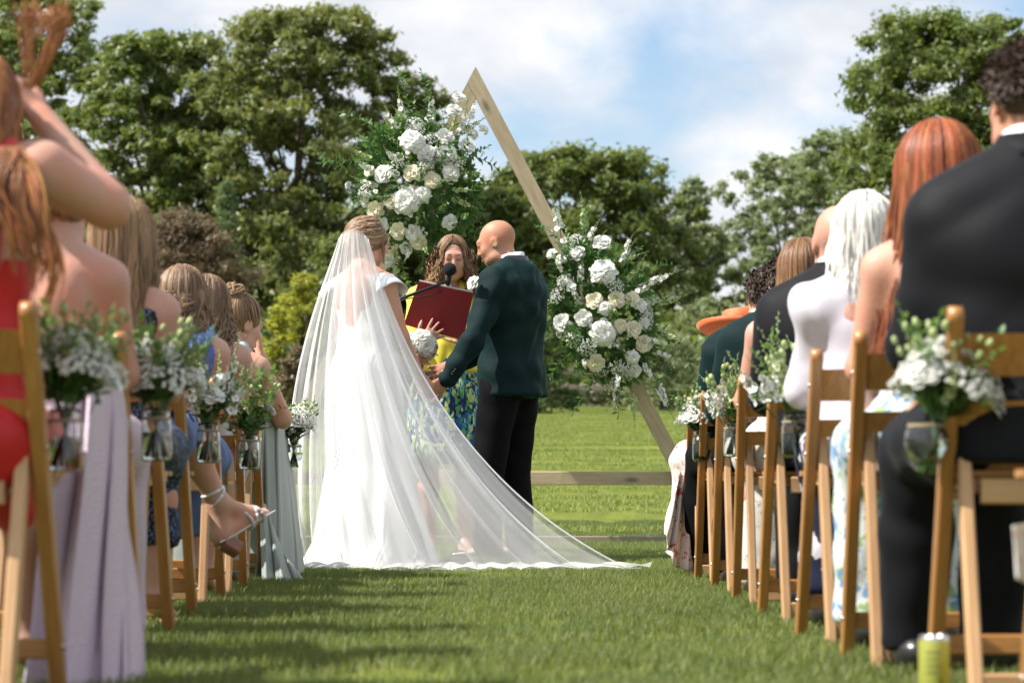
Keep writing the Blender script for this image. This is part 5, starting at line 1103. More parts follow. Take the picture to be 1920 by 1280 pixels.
def veil_layer(name, K, folds, amp, nu, nv, seed, flatend=.25):
    """K: guide curves (each four photo points with depths) from left edge to right edge"""
    G = [[np.array(at(*p)) for p in g] for g in K]; us = np.linspace(0, 1, len(G)); r = np.random.default_rng(seed); ph = r.uniform(0, 6.28, 5); rows = []
    for j in range(nv):
        v = j / (nv - 1); row = []
        for i in range(nu):
            u = i / (nu - 1); uu = u + .022 * math.sin(2 * math.pi * folds * u + ph[0]) * min(1, v * 2)
            uu = min(max(uu, 0), 1); C = [np.array([np.interp(uu, us, [g[k][c] for g in G]) for c in range(3)]) for k in range(4)]; p = bez(C, v)
            env = math.sin(math.pi * min(1, v * 1.15) * .5) * (1 - .75 * max(0, (v - .8) / .2)); a = amp * env * (math.sin(2 * math.pi * folds * u + ph[1] + 1.6 * v) + .6 * math.sin(2 * math.pi * folds * 1.7 * u + ph[2] - 2.2 * v) + .16 * math.sin(2 * math.pi * folds * 3.3 * u + ph[3]))
            p = p + np.array([.25 * a, a, 0]); p[2] = max(p[2], .016 + .008 * math.sin(u * 60 + ph[4]) + .006 * math.sin(u * 23)); row.append(loc(bride, p))
        rows.append(row)
    mb = MB(); mb.grid(rows); mb.build(name, veil_m, bride)
    e = MB()
    for col in (0, nu - 1): e.tube([rows[j][col] for j in range(nv)], .0028, 4)
    e.tube([rows[nv - 1][i] for i in range(nu)], .003, 4); e.build(name + '_edge', trim_m, bride)
K1 = [[(636, 446, 11.56), (600, 560, 11.50), (505, 720, 11.25), (545, 1072, 10.95)], [(642, 436, 11.55), (610, 560, 11.44), (540, 760, 11.15), (578, 1078, 10.86)], [(652, 430, 11.54), (630, 560, 11.38), (610, 790, 11.08), (680, 1084, 10.80)], [(662, 429, 11.53), (660, 580, 11.32), (670, 830, 11.02), (800, 1086, 10.76)], [(672, 431, 11.53), (690, 600, 11.32), (750, 890, 11.00), (940, 1085, 10.78)], [(682, 437, 11.54), (716, 610, 11.40), (830, 920, 11.06), (1080, 1082, 10.82)], [(690, 448, 11.56), (742, 640, 11.50), (880, 930, 11.15), (1212, 1076, 10.86)]]
veil_layer('veil', K1, 8.5, .04, 170, 70, 3)
K2 = [[(640, 440, 11.60), (612, 560, 11.50), (560, 740, 11.30), (588, 1062, 11.06)], [(655, 434, 11.58), (640, 560, 11.40), (620, 800, 11.18), (700, 1070, 10.96)], [(668, 434, 11.58), (680, 590, 11.38), (730, 860, 11.12), (880, 1074, 10.94)], [(684, 442, 11.59), (724, 630, 11.46), (840, 900, 11.2), (1100, 1074, 10.98)]]
veil_layer('veil_underlayer', K2, 8, .03, 120, 60, 9)
rows = []; vr = random.Random(8)          # hem of the veil lying in small folds on the grass
for j in range(9):
    v = j / 8; row = []
    for i in range(220):
        u = i / 219; px = 552 + (1218 - 552) * u; wd = .05 + .13 * math.sin(math.pi * min(1, u * 1.08)) ** .6 + .02 * math.sin(u * 31); Yb = 10.93 - .10 * math.sin(math.pi * u); p = at(px, 1078, Yb); y = Yb - .02 + wd * (v - .35) + .012 * math.sin(u * 47 + 3 * v)
        row.append(loc(bride, (p.x + .03 * (v - .5) * math.sin(u * 20), y, .020 + .016 * abs(math.sin(u * 38 + 2.2 * v + 1.3 * math.sin(u * 11))) + .014 * v)))
    rows.append(row)
mb = MB(); mb.grid(rows); mb.build('veil_hem', veil_mat('veil_hem_tulle', .48), bride)
# ---- bouquet in her left hand
bq = at(789, 650, 12.30); bouquet = empty('bridal_bouquet', bq); tag(bouquet, 'round bouquet of white roses and tiny flowers held before the officiant', 'bouquet')
rnd = random.Random(77); gold = 2.39996
for i in range(15):
    z = 1 - 1.45 * (i + .5) / 15; a = i * gold; q = math.sqrt(max(0, 1 - z * z)); d = Vector((q * math.cos(a), q * math.sin(a), z)); bloom(('rose', 'cream', 'rose', 'rose', 'pompon')[i % 5], bouquet, d * .064, d, .040 * rnd.uniform(.9, 1.2))
for i in range(12): a = i * .53; d = Vector((math.cos(a), math.sin(a), -.45 if i % 2 else .1)); bloom(('froth', 'fresh')[i % 3 == 2], bouquet, d * (.055 if i % 3 != 2 else .03), d, (.55, .38)[i % 3 == 2])
mb = MB(); mb.ball((0, 0, 0), .045, 10, 8); mb.build('foliage_core', [stem_g], bouquet); mb = MB(); mb.tube([(0, 0, -.04), (-.01, 0, -.16)], [.022, .016], 10); mb.build('stems', [stem_g], bouquet)
# ---- groom
GYY = 12.3
groom = empty('person', (at(955, 1000, GYY).x, GYY, 0), R(62)); tag(groom, 'bald groom in dark teal velvet jacket facing the bride', 'person')
J = standing(1.775, True); J['head'] = J['head'] + V3(0, .055, .0); J['sh'] = [q + V3(-.0 * k_, 0, -.015) for q, k_ in zip(J['sh'], (-1, 1))]; MH = head_frame(R(14), R(-19)); J['kn'][0] = J['kn'][0] + V3(-.03, .03, 0); J['an'][0] += V3(-.04, .06, 0); J['toe'][0] += V3(-.06, .06, 0)
J['wr'][0] = loc(groom, at(836, 712, 11.98)); J['el'][0] = loc(groom, at(884, 640, 12.0)); J['hand'][0] = dict(d=loc(groom, at(800, 738, 11.96)) - J['wr'][0], n=loc(groom, Vector(groom.location) + Vector((-.2, .5, .4))), curl=.55, side=1)
J['el'][1] = V3(.23, .10, 1.15); J['wr'][1] = V3(.10, .36, 1.02)
S = SDF(); Pf = skin_body(S, J, MH, True, 1.0); link('body', S.mesh('body', .008), skin_tan, groom); face_bits(groom, Pf, MH, 1.0)
S = SDF(); Mh = MH; c = J['head']
for q in (-1, 1): S.ell(Pf(q * .044, .030, -.076), (.0255, .043, .029), .03, Mh)
S.ell(Pf(0, .050, -.089), (.043, .0385, .031), .03, Mh); S.cap(Pf(-.022, .0905, -.050), Pf(.022, .0905, -.050), .006, None, .01); link('stubble', S.mesh('stubble', .005), mat('stubble_beard', (.33, .185, .125), .75, bump=.3, bscale=300, var=(.24, .13, .09), nscale=60), groom)
hem = V3(0, 0, .845)
jacket(groom, J, velvet, .0085, hem, .026, .0075, 3, collar=black_satin, shirt=shirt_w, flare=.13, cuffs=shirt_w, hem_n=(0, 0, -1))
mb = MB()
for k in range(3): p = J['wr'][0] * (.86 - .06 * k) + J['el'][0] * (.14 + .06 * k) + loc(groom, Vector(groom.location) + Vector((.015, -.062, -.0))) ; mb.ball(p, .006, 7, 5)
mb.build('cuff_button', black_satin, groom); trousers(groom, J, black_wool, .011, .004, 2); shoes(groom, J, leather_b)
bt = at(886, 530, 12.04); bout = empty('buttonhole_rose', bt); tag(bout, 'single white rose buttonhole on the groom\'s lapel', 'flower'); bloom('rose', bout, (0, 0, 0), (-.7, -.5, .3), .034); bloom('fresh', bout, (.0, .02, -.05), (-.2, -.2, 1), .3)
# ---- officiant
OY = 13.1
off = empty('person', (at(838, 1000, OY).x, OY, 0), R(180)); tag(off, 'curly haired officiant in yellow jacket reading from a red folder', 'person')
J = standing(1.745); MH = head_frame(R(6), R(-12)); J['head'] = J['head'] + V3(-.03, .03, .0)
J['el'][1] = loc(off, at(772, 650, 13.0)); J['wr'][1] = loc(off, at(786, 646, 12.60)); J['hand'][1] = dict(d=loc(off, at(832, 606, 12.575)) - J['wr'][1], n=V3(0, -1, .1), curl=.04, spread=.42, side=1, thumb=.9)
J['el'][0] = loc(off, at(925, 650, 13.0)); J['wr'][0] = loc(off, at(880, 640, 12.74)); J['hand'][0] = dict(d=V3(.7, .15, .7), n=V3(0, -1, .1), curl=.2)
S = SDF(); Pf = skin_body(S, J, MH, False, 1.0, True, True); link('body', S.mesh('body', .0072), skin_pink, off); face_bits(off, Pf, MH, 1.0, open_mouth=True)
mb = MB(); mb.ball(Pf(0, .088, -.062), .012, 8, 6, 0, (1.2, .5, .7)); mb.build('mouth_inside', dark_m, off)
long_hair(off, J['head'], MH, hair_mat('hair_curly_brown', (.19, .105, .055), (.28, .165, .085)), .30, 1.04, 620, .020, 20, .55, .02, 140, .0042, 8, 1.25, .25)
rd = np.random.default_rng(12); crl = []
for k in range(150):          # loose ringlets at both sides of the face
    q = -1 if k % 2 else 1; ph = rd.uniform(0, 6.28); x0 = rd.uniform(.075, .135); y0 = rd.uniform(-.05, .045); z0 = rd.uniform(-.02, .06); L_ = rd.uniform(.18, .30)
    crl.append([Pf(q * (x0 * (.72 + .28 * min(1, t * 3)) + .014 * math.cos(ph + 17 * t)), y0 + .014 * math.sin(ph + 17 * t), z0 - L_ * t) for t in np.linspace(0, 1, 26)])
link('ringlets', strand_mesh('ringlets', np.array(crl), .004), MATS['hair_curly_brown'], off)
mb = MB(); mb.tube([Pf(.088 * math.cos(a), .035 - .02 * math.sin(a), .02 + .092 * math.sin(a)) for a in [math.pi * i / 14 for i in range(15)]], .006, 6); mb.build('hair_band', dark_m, off)
jacket(off, J, yellow_cloth, .008, V3(0, 0, 1.0), .018, .004, 5, male=False, front_open=.06, name='jacket', vneck=True)
leafprint = print_mat('dress_leaf_print', (.012, .03, .13), [(.06, .30, .42), (.42, .52, .13), (.02, .10, .36), (.10, .34, .10), (.50, .60, .30), (.01, .02, .07)], 13, .6, .38, (1, 1, .45))
S = SDF(); torso(S, J, .010, False); S.plane(J['chest'] + V3(0, 0, .085), (0, 0, 1)); S.plane((0, 0, .93), (0, 0, -1)); link('dress_top', S.mesh('dress_top', .009), leafprint, off)
rows = []
for z, rad in ((1.06, .135), (1.0, .165), (.92, .20), (.75, .215), (.6, .235), (.5, .25)):
    rows.append([V3(rad * (1 + .035 * math.sin(8 * a + z * 3) * (1.1 - z)) * math.cos(a), -.01 + rad * .74 * (1 + .05 * math.sin(8 * a + z * 3) * (1.1 - z)) * math.sin(a), z) for a in [2 * math.pi * i / 80 for i in range(80)]])
mb = MB(); mb.grid(rows, 0, True); o = mb.build('dress_skirt', leafprint, off); sd = o.modifiers.new('thickness', 'SOLIDIFY'); sd.thickness = .003; shoes(off, J, mat('nude_leather', (.45, .27, .19), .4))
# ---- red folder, microphone
red_m = mat('red_folder', (.27, .012, .025), .5, bump=.02, bscale=300); paper_m = mat('paper', (.8, .8, .78), .8)
fc = [at(785, 527, 12.56), at(888, 549, 12.56), at(868, 637, 12.66), at(757, 608, 12.66)]; fo = sum(fc, Vector()) / 4; folder = empty('red_folder', fo); tag(folder, 'open dark red folder held up by the officiant', 'folder')
fl = [p - fo for p in fc]; nrm = (fl[1] - fl[0]).cross(fl[3] - fl[0]).normalized()
if nrm.y > 0: nrm = -nrm
def slab(name, q, t0, t1, m_, ins=0.0):
    c = sum(q, Vector()) / 4; q = [p.lerp(c, ins) for p in q]; V = [p + nrm * t0 for p in q] + [p + nrm * t1 for p in q]; mb = MB(); mb.add(V, [(0, 1, 2, 3), (7, 6, 5, 4), (0, 4, 5, 1), (1, 5, 6, 2), (2, 6, 7, 3), (3, 7, 4, 0)], 0, False); return mb.build(name, m_, folder)
mt, mbm = fl[0].lerp(fl[1], .5), fl[3].lerp(fl[2], .5)
slab('cover', [fl[0], mt + nrm * .004, mbm + nrm * .004, fl[3]], 0, .003, red_m); slab('cover', [mt + nrm * .0042, fl[1], fl[2], mbm + nrm * .0042], 0, .003, red_m); slab('pages', [p - nrm * .006 + (Vector((0, 0, .006)) if i < 2 else Vector()) for i, p in enumerate(fl)], -.004, .0, paper_m, .02)
mic_b = mat('mic_black', (.015, .015, .017), .45); foam = mat('mic_foam', (.008, .008, .012), .95, bump=.9, bscale=260); steel_m = mat('mic_steel', (.55, .55, .57), .25, metal=1.0)
mh = at(843, 505, 12.52); st_x = at(716, 600, 12.45); mic = empty('microphone_stand', (st_x.x, 12.45, 0)); tag(mic, 'black microphone with foam head on a boom stand before the officiant', 'microphone')
L0 = lambda p: Vector(p) - Vector((st_x.x, 12.45, 0)); tail = at(838, 541, 12.60); clip = at(836, 528, 12.55)
mb = MB(); mb.ball(L0(mh), .036, 16, 12); mb.build('foam_head', foam, mic); mb = MB(); mb.tube([L0(mh.lerp(tail, .3)), L0(mh.lerp(tail, 1.0)), L0(mh.lerp(tail, 2.3))], [.017, .014, .010], 12); mb.build('mic_body', mic_b, mic)
mb = MB(); mb.tube([L0(mh.lerp(tail, .78)), L0(mh.lerp(tail, .92))], .0165, 12); mb.build('mic_ring', steel_m, mic)
pv = at(700, 578, 12.45); mb = MB(); mb.tube([L0(pv), L0(at(770, 553, 12.47)), L0(clip)], [.009, .009, .008], 8); mb.build('boom_arm', mic_b, mic)
mb = MB(); mb.tube([L0(at(690, 590, 12.44)), L0(at(760, 560, 12.45)), L0(at(800, 556, 12.45)), L0(tail)], .0035, 5); mb.build('cable', mic_b, mic)
mb = MB(); mb.tube([(L0(pv).x, 0, .05), L0(pv)], .011, 8); mb.build('pole', mic_b, mic)
for k in range(3): a = R(40 + 120 * k); mb = MB(); mb.tube([(L0(pv).x, 0, .10), (L0(pv).x + .22 * math.cos(a), .22 * math.sin(a), .012)], .008, 6); mb.build('leg', mic_b, mic)

# ------------------------------------------------------------------ seated guests
GL = [0.0]          # sideways lean of the guest being built: the head over or beside the chair's middle
def guest(label, hx, top, Y, rz=0.0):
    p = at(hx, top, Y); cx = (LX(Y) - .215) if hx < 960 else (RX(Y) + .215); o = empty('person', (cx, Y + .03, 0), rz); GL[0] = p.x - cx; tag(o, label, 'person', 'seated wedding guests'); return o, p.z
def suit_man(label, hx, top, Y, cloth, skin_, hair=None, rz=0.0, collar=None, yaw=0, pitch=0, h=.010, seed=0, legs=None, hairkw=None, inf=.026, tail=0.05, bald=False):
    o, zt = guest(label, hx, top, Y, rz); J = seated(zt, True, lean=(GL[0], 0)); J['an'] = [a + V3(0, .06, 0) for a in J['an']]; J['toe'] = [a + V3(0, .06, 0) for a in J['toe']]; MH = head_frame(yaw, pitch)
    S = SDF(); Pf = skin_body(S, J, MH, True, 1.0); link('body', S.mesh('body', h * 1.2), skin_, o)
    jacket(o, J, cloth, h * 1.3, V3(0, 0, .47), inf, .0030, seed, collar=collar or cloth, shirt=shirt_w, flare=tail, cuffs=shirt_w); trousers(o, J, legs or cloth, .013, .005, seed + 1); shoes(o, J, leather_b)
    if hair: short_hair(o, J['head'], MH, hair, 1.0, **(hairkw or {}))
    return o, J, MH, Pf
# ---- right block, nearest first
hair_dark = hair_mat('hair_dark_brown', (.055, .034, .024), (.085, .055, .04)); hair_red = hair_mat('hair_copper', (.29, .088, .030), (.20, .052, .018), .32); hair_white = hair_mat('hair_white', (.72, .70, .66), (.60, .57, .52), .4); hair_brown = hair_mat('hair_chestnut', (.14, .068, .030), (.24, .13, .062), .33)
hair_blonde = hair_mat('hair_dark_blonde', (.27, .165, .085), (.17, .10, .055), .36); hair_ash = hair_mat('hair_ash_brown', (.14, .08, .045), (.29, .19, .115), .36); hair_ginger = hair_mat('hair_ginger', (.38, .15, .05), (.26, .09, .03), .35); hair_bun = hair_mat('hair_bun_brown', (.17, .10, .05), (.26, .165, .09), .36)
suit_man('man in dark charcoal suit with brown hair, nearest on the right', 1976, 80, 4.88, navy_wool, skin_tan, hair_dark, R(6), h=.009, seed=1, hairkw=dict(n=1100, length=.042, curl=.012), yaw=R(4), tail=.1)[0].location.x -= .05
o, zt = guest('woman with long straight copper red hair and pale floral dress', 1757, 254, 5.66, R(4)); J = seated(zt, False, lean=(GL[0], 0)); MH = head_frame(R(-6), R(-3)); S = SDF(); skin_body(S, J, MH, False, 1.0); link('body', S.mesh('body', .0125), skin_fair, o)
floral_b = print_mat('dress_blue_green_floral', (.62, .66, .66), [(.22, .36, .58), (.30, .42, .18), (.55, .60, .62), (.16, .30, .50)], 11, .7, .36); bodice(o, J, floral_b, .80, straps=.62, strap_w=.011); lap_skirt(o, J, floral_b, .07, seed=3, flare=.06); long_hair(o, J['head'], MH, hair_red, .47, 1.24, 1000, .004, 8, .22, .05, 132, .0042, 21, 1.2, .10); shoes(o, J, leather_b)
o, zt = guest('white haired woman in pale lilac blouse and navy patterned skirt', 1616, 376, 6.50, R(2)); J = seated(zt, False, wide=1.04, lean=(GL[0], 0)); MH = head_frame(R(-12), R(-4)); S = SDF(); skin_body(S, J, MH, False, 1.0); link('body', S.mesh('body', .0145), skin_pink, o)
blouse = mat('lilac_blouse', (.66, .62, .70), .6, sheen=.2, transl=.08); jacket(o, J, blouse, .0105, V3(0, 0, .50), .020, .008, 14, male=False, name='blouse', wscale=.8, flare=.04); navyprint = print_mat('skirt_navy_white', (.012, .016, .045), [(.62, .60, .66), (.02, .02, .05), (.55, .52, .58)], 9, .7, .30); lap_skirt(o, J, navyprint, .10, seed=4, flare=.03); long_hair(o, J['head'], MH, hair_white, .225, 1.08, 700, .004, 9, .06, .01, 138, .0042, 22, 1.05, .10); shoes(o, J, leather_b)
suit_man('bald man in charcoal suit beyond the white haired woman', 1572, 386, 7.42, navy_wool, skin_pink, None, R(-4), h=.011, seed=2, yaw=R(4))
o, zt = guest('woman with straight brown highlighted hair and one bare shoulder', 1506, 456, 8.28, R(2)); J = seated(zt, False, wide=1.05, lean=(GL[0], 0)); MH = head_frame(R(-4), R(-2)); S = SDF(); skin_body(S, J, MH, False, 1.0); link('body', S.mesh('body', .0145), skin_pink, o)
floral_w = print_mat('dress_white_sprig', (.62, .60, .57), [(.32, .26, .24), (.50, .42, .36), (.62, .60, .57)], 24, .7, .22); bodice(o, J, floral_w, .86); lap_skirt(o, J, floral_w, .05, seed=5); long_hair(o, J['head'], MH, hair_brown, .33, 1.08, 640, .003, 8, .04, .025, 130, .0042, 23, 1.0, .1); shoes(o, J, leather_b)
suit_man('dark haired man in teal jacket behind the brown haired woman', 1480, 478, 9.08, velvet, skin_pink, hair_dark, R(3), h=.011, seed=3, collar=black_satin, legs=black_wool, hairkw=dict(n=700, length=.03))
suit_man('curly haired man in teal velvet jacket with black satin collar', 1437, 503, 9.85, velvet, skin_fair, hair_dark, R(10), h=.009, seed=4, collar=black_satin, legs=black_wool, hairkw=dict(n=1000, length=.032, curl=.012), yaw=R(-4))
o, zt = guest('woman in wide orange hat and white dress with red print', 1394, 612, 10.42, R(12)); J = seated(max(zt, 1.13), False, lean=(GL[0], .04)); MH = head_frame(R(25), R(-6), R(-8)); S = SDF(); skin_body(S, J, MH, False, .98); link('body', S.mesh('body', .0145), skin_fair, o)
redprint = print_mat('dress_white_red', (.68, .62, .58), [(.52, .10, .07), (.68, .62, .58), (.58, .22, .16)], 15, .7, .24); bodice(o, J, redprint, .90); lap_skirt(o, J, redprint, .06, seed=6, flare=.05); short_hair(o, J['head'], MH, hair_brown, 1.0, n=500)
drape(o, 'skirt_fold', [loc(o, at(1272, 884, 10.35)), loc(o, at(1300, 878, 10.4))], [loc(o, at(1246, 1000, 10.2)), loc(o, at(1262, 1060, 10.2)), loc(o, at(1310, 1078, 10.3))], redprint, 3, .025, 30, 20, 3)
hat_m = mat('orange_straw', (.72, .16, .045), .45, bump=.25, bscale=150, stretch=(1, 1, 6), sheen=.2); hb = J['head'] + MH @ V3(0, -.012, .055); rows = []
hs_ = .86; mb = MB(); prof = [(0, .098), (.06, .097), (.076, .088), (.084, .06), (.089, .0), (.12, -.012), (.16, -.008), (.195, .018), (.212, .045), (.2135, .0445), (.196, .0155), (.16, -.0105), (.12, -.0145), (.088, -.003)]
for r_h, z_h in prof: rows.append([hb + MH @ (hs_ * V3(r_h * math.cos(a), r_h * 1.08 * math.sin(a), z_h + .02 * (r_h / .2) ** 2 * math.cos(2 * a))) for a in [2 * math.pi * i / 40 for i in range(40)]])
mb.grid(rows, 0, True); hat = mb.build('hat', hat_m, o); mb = MB(); mb.tube([hb + MH @ (hs_ * V3(.0905 * math.cos(a), .0975 * math.sin(a), .012)) for a in [2 * math.pi * i / 40 for i in range(41)]], .010, 8); mb.build('hat_band', mat('orange_ribbon', (.62, .13, .04), .35), hat)
# ---- left block, nearest first
red_d = mat('red_dress', (.52, .008, .016), .55, sheen=.2)
o, zt = guest('woman in red dress lifting her ginger hair with a raised arm', -42, 70, 4.70, R(0)); root_red = o; J = seated(1.27, False, lean=(GL[0], 0)); J['head'] = J['head'] + V3(0, 0, .0)
J['armk'] = 1.36; J['sh'][1] = loc(o, at(78, 322, 4.66)); J['el'][1] = loc(o, at(200, 385, 4.74)); J['wr'][1] = loc(o, at(76, 218, 4.80)); J['hand'][1] = dict(d=loc(o, at(-20, 120, 4.80)) - J['wr'][1], n=V3(-.5, .5, -.4), curl=.55, side=-1)
J['el'][0] = J['sh'][0] + V3(-.16, .10, .10); J['wr'][0] = J['head'] + V3(-.14, -.02, .05); J['hand'][0] = dict(d=V3(.6, 0, .5), n=V3(.6, .4, -.3), curl=.6)
MH = head_frame(R(8), R(-14)); S = SDF(); skin_body(S, J, MH, False, 1.0); link('body', S.mesh('body', .0095), skin_pink, o)
bodice(o, J, red_d, .865, straps=.55, strap_w=.026, h=.008, inf=.012); S = SDF(); S.ell(J['pel'] + V3(.02, -.02, -.01), (.19, .15, .11), .05); S.cap(J['hip'][0], J['kn'][0], .11, .09, .06); S.cap(J['hip'][1], J['kn'][1], .11, .09, .06); S.cap(J['pel'] + V3(.09, 0, -.05), V3(.13, .08, .38), .10, .05, .06); S.plane(J['waist'] + V3(0, 0, .03), (0, 0, 1)); link('skirt', S.mesh('skirt', .010, .004, .8, 3), red_d, o)
long_hair(o, J['head'], MH, hair_ginger, .36, 1.04, 420, .014, 10, -.1, .035, 118, .005, 31, .9, .3)
wr_ = np.random.default_rng(9); lk = []; A0 = J['wr'][1] + V3(-.02, 0, .06)
for k in range(110):
    ph = wr_.uniform(0, 6.28); b0 = A0 + wr_.normal(size=3) * .006; o1 = wr_.normal(size=3) * .024; hgt = .15 if k % 4 else .17; dx = .06 if k % 4 else -.005
    lk.append([b0 + o1 * t * t + V3(dx * math.sin(2.9 * t) + .006 * math.sin(ph + 6 * t), .008 * math.cos(ph + 4 * t), hgt * math.sin(2.35 * t)) for t in np.linspace(0, 1, 16)])
link('lifted_lock', strand_mesh('lifted_lock', np.array(lk), .0009), hair_ginger, o)
lk = []
for k in range(110):
    ph = wr_.uniform(0, 6.28); g_ = k % 3; b0 = loc(o, at(10 + wr_.normal() * 9, 275, 4.60)); e = loc(o, at((84, 60, 28)[g_] + wr_.normal() * 10, (600, 560, 520)[g_] - 90 * wr_.random(), 4.555)); sw = (.045, .02, -.01)[g_]
    lk.append([b0 * (1 - t) + e * t + V3(sw * math.sin(3.1 * t) + .010 * math.sin(ph * .3 + 8 * t), -.028 * math.sin(3.14 * t) + .006 * math.sin(ph + 7 * t), 0) for t in np.linspace(0, 1, 14)])
link('loose_lock', strand_mesh('loose_lock', np.array(lk), .0017), hair_ginger, o)
o, zt = guest('woman with bare back and pale lilac dress behind the woman in red', 112, 268, 5.62, R(-4)); J = seated(1.20, False, wide=1.03, lean=(GL[0], 0)); MH = head_frame(R(5), R(-6)); S = SDF(); skin_body(S, J, MH, False, .98); link('body', S.mesh('body', .0125), skin_pink, o)
lilac = mat('lilac_crepe', (.58, .48, .56), .75, bump=.35, bscale=55, stretch=(1, 1, 3)); bodice(o, J, lilac, .70); lap_skirt(o, J, lilac, .05, seed=7, flare=.05); updo(o, J['head'], MH, hair_brown, .99, (0, -.09, -.01), .045, 14)
drape(o, 'dress_train', [loc(o, at(128, 660, 5.30)), loc(o, at(175, 660, 5.34)), loc(o, at(222, 690, 5.52)), loc(o, at(244, 770, 5.62))], [loc(o, at(40, 1330, 4.95)), loc(o, at(150, 1330, 4.92)), loc(o, at(215, 1325, 5.0)), loc(o, at(250, 1290, 5.1))], lilac, 3.2, .05, 60, 40, 5)
o, zt = guest('woman with long dark blonde hair and black blue floral dress', 246, 394, 6.52, R(-6)); J = seated(zt + .01, False, wide=1.05, lean=(GL[0], 0)); MH = head_frame(R(4), R(-6)); J['el'][0] = J['sh'][0] + V3(-.03, .17, -.10); J['wr'][0] = loc(o, at(205, 548, 6.60)); J['hand'][0] = dict(d=V3(.10, .02, .9), n=V3(1, .1, 0), curl=.25, side=1)
S = SDF(); skin_body(S, J, MH, False, 1.0); link('body', S.mesh('body', .0095), skin_pink, o); darkfl = print_mat('dress_black_blue_floral', (.008, .008, .014), [(.10, .20, .45), (.30, .36, .50), (.008, .008, .014), (.05, .10, .30)], 30, .6, .27); bodice(o, J, darkfl, .90, straps=.35, strap_w=.032); lap_skirt(o, J, darkfl, .24, seed=8); long_hair(o, J['head'], MH, hair_blonde, .36, 1.08, 720, .008, 8, .05, .03, 135, .004, 32, 1.0, .12)
bluew = print_mat('dress_blue_white', (.10, .17, .48), [(.50, .56, .72), (.08, .14, .42), (.30, .38, .62)], 26, .65, .26); blue_p = mat('blue_skirt', (.11, .18, .42), .7, bump=.2, bscale=30)
o, zt = guest('woman in blue dress with crossed leg and white heeled sandal', 232, 452, 7.45, R(-3)); J = seated(zt, False, lean=(GL[0], 0)); MH = head_frame(R(3), R(-8))
J['kn'][1] = loc(o, at(340, 800, 7.86)); J['an'][1] = loc(o, at(410, 944, 7.92)); J['toe'][1] = loc(o, at(502, 958, 8.06)); toe_save = J['toe'][1].copy()
S = SDF(); torso(S, J, 0); jj = dict(J); limbs(S, J, 0, False, True, False); S.cap(J['neck'] + V3(0, -.005, -.03), J['head'] + MH @ V3(0, -.022, -.05), .048, .046, .03); head(S, J['head'], MH)
S.cap(J['hip'][0], J['kn'][0], .092, .06, .04); S.cap(J['kn'][0], J['an'][0], .056, .036, .03); S.cap(J['an'][0] + V3(0, 0, -.03), J['toe'][0], .034, .026, .03)
S.cap(J['hip'][1], J['kn'][1], .092, .058, .04); S.cap(J['kn'][1], J['kn'][1] * .62 + J['an'][1] * .38, .056, .050, .03); S.cap(J['kn'][1] * .62 + J['an'][1] * .38, J['an'][1], .050, .032, .03)
heel = loc(o, at(412, 1002, 7.92)); ball_ = loc(o, at(476, 966, 8.02)); S.cap(J['an'][1], heel, .032, .033, .02); S.cap(heel, ball_, .030, .028, .02); S.cap(J['an'][1], ball_, .030, .026, .03)
for k in range(5): dz = (k - 2) * .013; S.cap(ball_ + V3(0, dz * 1.0, dz * .25), toe_save + V3(.003 - abs(k - 1) * .006, dz * 1.1, dz * .2), .0115 if k else .014, .0085, .006)
link('body', S.mesh('body', .0085), skin_fair, o); sandal = mat('white_sandal', (.72, .72, .76), .4)
ax = toe_save - heel; ax /= np.linalg.norm(ax); upv = V3(-ax[2], 0, ax[0]); upv = upv if upv[2] > 0 else -upv; lat = np.cross(ax, upv)
def hoop(c, n, r1, r2, rt, m2, name):
    n = n / np.linalg.norm(n); x = lat - n * (lat @ n); x /= np.linalg.norm(x); y = np.cross(n, x); mb = MB(); mb.tube([c + x * r1 * math.cos(a) + y * r2 * math.sin(a) for a in [2 * math.pi * i / 20 for i in range(21)]], rt, 6); return mb.build(name, m2, o)
shin = J['an'][1] - J['kn'][1]; hoop(J['an'][1] - shin / np.linalg.norm(shin) * .045, shin, .038, .038, .005, sandal, 'ankle_strap'); hoop(J['an'][1] - shin / np.linalg.norm(shin) * .025, shin + ax * .15, .038, .041, .005, sandal, 'ankle_strap')
hoop(ball_ - ax * .045 + upv * .005, ax + upv * .5, .037, .040, .006, sandal, 'foot_strap'); hoop(ball_ - ax * .01, ax - upv * .5, .036, .034, .005, sandal, 'foot_strap'); hoop(ball_ + ax * .008, ax + upv * .5, .037, .032, .005, sandal, 'foot_strap')
mb = MB(); sole = [heel - ax * .03 - upv * .030, heel + ax * .03 - upv * .031, ball_ - upv * .027, toe_save + ax * .010 - upv * .012]
mb.grid([[p + lat * w * .036 + upv * t for w, t in ((-1, 0), (1, 0), (1, -.006), (-1, -.006))] for p in sole], 0, True); mb.build('sandal_sole', sandal, o)
mb = MB(); hb0, hb1 = heel + ax * .0 - upv * .036, heel + ax * .035 - upv * .10; mb.bar(hb0, hb1, .052, .050, lat, .008); mb.build('sandal_heel', mat('tan_block_heel', (.26, .11, .07), .4), o)
bodice(o, J, blue_p, .86, straps=.6, strap_w=.02)
S = SDF(); S.ell(J['pel'], (.175, .14, .12), .05); S.cap(J['hip'][0], J['kn'][0], .105, .09, .06); S.cap(J['hip'][1], J['kn'][1] * .8 + J['hip'][1] * .2, .105, .08, .05); S.cap(J['kn'][0] + V3(-.05, 0, 0), J['kn'][0] + V3(-.06, .02, -.36), .07, .06, .05); S.cap(J['kn'][0] + V3(.04, -.05, -.02), J['kn'][0] + V3(.03, -.03, -.36), .07, .055, .05); S.plane(J['waist'], (0, 0, 1)); link('skirt', S.mesh('skirt', .012, .006, .9, 8), blue_p, o)
